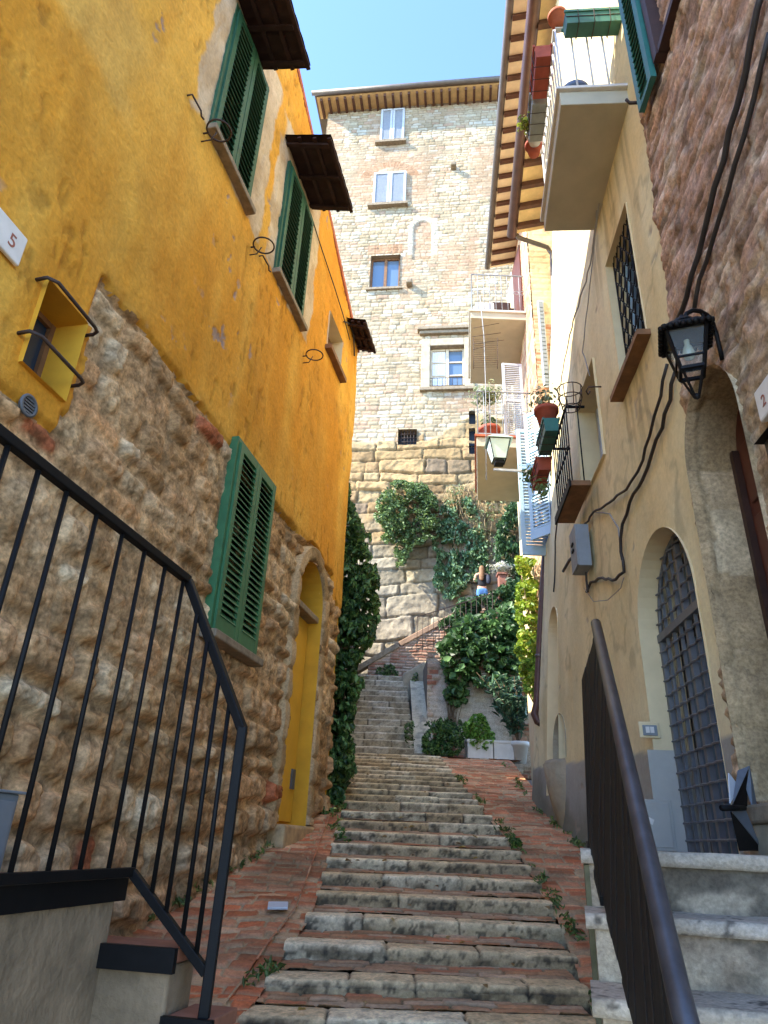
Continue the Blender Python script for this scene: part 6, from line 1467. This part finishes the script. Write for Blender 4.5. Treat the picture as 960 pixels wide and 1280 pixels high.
tuft('white_shrub', 'whitish leaved shrub on top of the terracotta pillar', (3.45, 18.35, atY(629, 718, 18.4)[2] + .05), 300, .26, .26, .08, ['#cfcabc', '#b9b6a4', '#dedace', '#9fa48c'], 48)

# ================================================================== PERSON
hd = atY(602, 712, 19.45); feet = hd[2] - 1.53; px0, py0 = hd[0], 19.45
ps = thing('person', 'woman with long light brown hair, black top, blue jeans and backpack behind the parapet', 'person', (px0, py0, feet))
def skin(name, J, E, m, parent, root=0, sub=2):
    off = OFF[parent]; me = bpy.data.meshes.new(name); me.from_pydata([tuple(V3(*j[:3]) + V3(px0, py0, feet) - off) for j in J], E, []); me.update()
    o = link(name, me, m, parent); o.modifiers.new('skin', 'SKIN')
    if not me.skin_vertices: return o
    for i, s in enumerate(me.skin_vertices[0].data): s.radius = (J[i][3], J[i][4] if len(J[i]) > 4 else J[i][3]); s.use_root = i == root
    md = o.modifiers.new('sub', 'SUBSURF'); md.levels = sub; md.render_levels = sub; me.polygons.foreach_set('use_smooth', np.ones(len(me.polygons), bool)); return o
J = [(0, 0, .92, .15, .10), (0, 0, 1.1, .12, .085), (0, 0, 1.28, .145, .09), (0, 0, 1.38, .10, .07), (0, 0, 1.44, .05), (0, -.005, 1.52, .078, .09), (0, -.005, 1.6, .07, .085),
     (-.17, 0, 1.36, .05), (-.23, .02, 1.14, .042), (-.16, .16, 1.28, .033), (-.10, .24, 1.42, .028),
     (.17, 0, 1.36, .05), (.24, .02, 1.14, .042), (.17, .16, 1.28, .033), (.11, .24, 1.42, .028),
     (-.09, 0, .84, .085), (-.095, .0, .48, .055), (-.1, -.02, .09, .036), (-.1, .12, .03, .03),
     (.09, 0, .84, .085), (.095, .0, .48, .055), (.1, -.02, .09, .036), (.1, .12, .03, .03)]
Ed = [(0, 1), (1, 2), (2, 3), (3, 4), (4, 5), (5, 6), (3, 7), (7, 8), (8, 9), (9, 10), (3, 11), (11, 12), (12, 13), (13, 14), (0, 15), (15, 16), (16, 17), (17, 18), (0, 19), (19, 20), (20, 21), (21, 22)]
for side, wr in ((-1, 10), (1, 14)):
    w = V3(*J[wr][:3])
    for k in range(4): a = len(J); J += [tuple(w + V3(side * -.01 + (k - 1.5) * .018, .03, .06)) + (.009,), tuple(w + V3(side * -.01 + (k - 1.5) * .02, .06, .10 - abs(k - 1.4) * .008)) + (.008,)]; Ed += [(wr, a), (a, a + 1)]
    a = len(J); J += [tuple(w + V3(-side * .04, .02, .03)) + (.010,), tuple(w + V3(-side * .055, .05, .06)) + (.009,)]; Ed += [(wr, a), (a, a + 1)]
skin('body', J, Ed, 'skin', ps)
skin('top', [(0, 0, .93, .168, .125), (0, 0, 1.1, .14, .1), (0, 0, 1.26, .155, .10), (0, 0, 1.34, .13, .085), (-.13, 0, 1.37, .062), (.13, 0, 1.37, .062)], [(0, 1), (1, 2), (2, 3), (3, 4), (3, 5)], 'top', ps)
skin('jeans', [(0, 0, .95, .165, .12), (0, 0, .86, .15, .125), (-.09, 0, .78, .1), (-.095, 0, .48, .068), (-.1, -.02, .14, .055), (.09, 0, .78, .1), (.095, 0, .48, .068), (.1, -.02, .14, .055)], [(0, 1), (1, 2), (2, 3), (3, 4), (1, 5), (5, 6), (6, 7)], 'jeans', ps)
skin('hair', [(0, -.02, 1.64, .07, .09), (0, -.035, 1.55, .095, .10), (0, -.07, 1.44, .09, .06), (-.02, -.10, 1.30, .085, .045), (-.03, -.11, 1.14, .06, .03)], [(0, 1), (1, 2), (2, 3), (3, 4)], 'hair', ps)
skin('backpack', [(.17, -.12, 1.32, .06, .07), (.18, -.15, 1.16, .08, .09), (.18, -.14, 1.02, .07, .08)], [(0, 1), (1, 2)], 'navy', ps)

# ================================================================== LIGHT, SKY, CAMERA
W = bpy.data.worlds.new('World'); SC.world = W; W.use_nodes = True; nt = W.node_tree
sky = nt.nodes.new('ShaderNodeTexSky'); sky.sky_type = 'NISHITA'; sky.sun_disc = False
bg = nt.nodes['Background']; nt.links.new(sky.outputs[0], bg.inputs['Color']); bg.inputs['Strength'].default_value = SKY_S
sd_ = V3(*SUN_DIR); sd_ /= np.linalg.norm(sd_)                   # direction the light travels
el = math.asin(-sd_[2]); az = math.atan2(-sd_[0], -sd_[1])        # compass bearing of the sun from +Y
sky.sun_elevation = el; sky.sun_rotation = az; sky.altitude = 1500; sky.air_density = .75; sky.dust_density = .0; sky.ozone_density = 4
ld = bpy.data.lights.new('sun', 'SUN'); ld.energy = SUN_E; ld.angle = rad(.5); ld.color = (1, .91, .76)
lo = bpy.data.objects.new('sun', ld); COL.objects.link(lo); lo.rotation_euler = Vector(sd_).to_track_quat('-Z', 'Y').to_euler()
cd = bpy.data.cameras.new('camera'); cam = bpy.data.objects.new('camera', cd); COL.objects.link(cam)
cd.sensor_fit = 'VERTICAL'; cd.sensor_height = 36; cd.sensor_width = 27; cd.lens = f_ / 1280 * 36; cd.clip_start = .05; cd.clip_end = 600
right = V3(RT[0], FW[0], UP[0]); down = V3(RT[1], FW[1], UP[1]); fwd = V3(RT[2], FW[2], UP[2])
cam.matrix_world = Matrix(((right[0], -down[0], -fwd[0], 0), (right[1], -down[1], -fwd[1], 0), (right[2], -down[2], -fwd[2], EYE), (0, 0, 0, 1)))
SC.camera = cam
SC.view_settings.view_transform = 'Standard'; SC.view_settings.look = 'None'; SC.view_settings.gamma = 1; SC.view_settings.use_curve_mapping = False
SC.view_settings.exposure = EXPO
SC.render.engine = 'CYCLES'; SC.cycles.use_denoising = True; SC.cycles.max_bounces = 8; SC.cycles.diffuse_bounces = 5; SC.cycles.transparent_max_bounces = 8
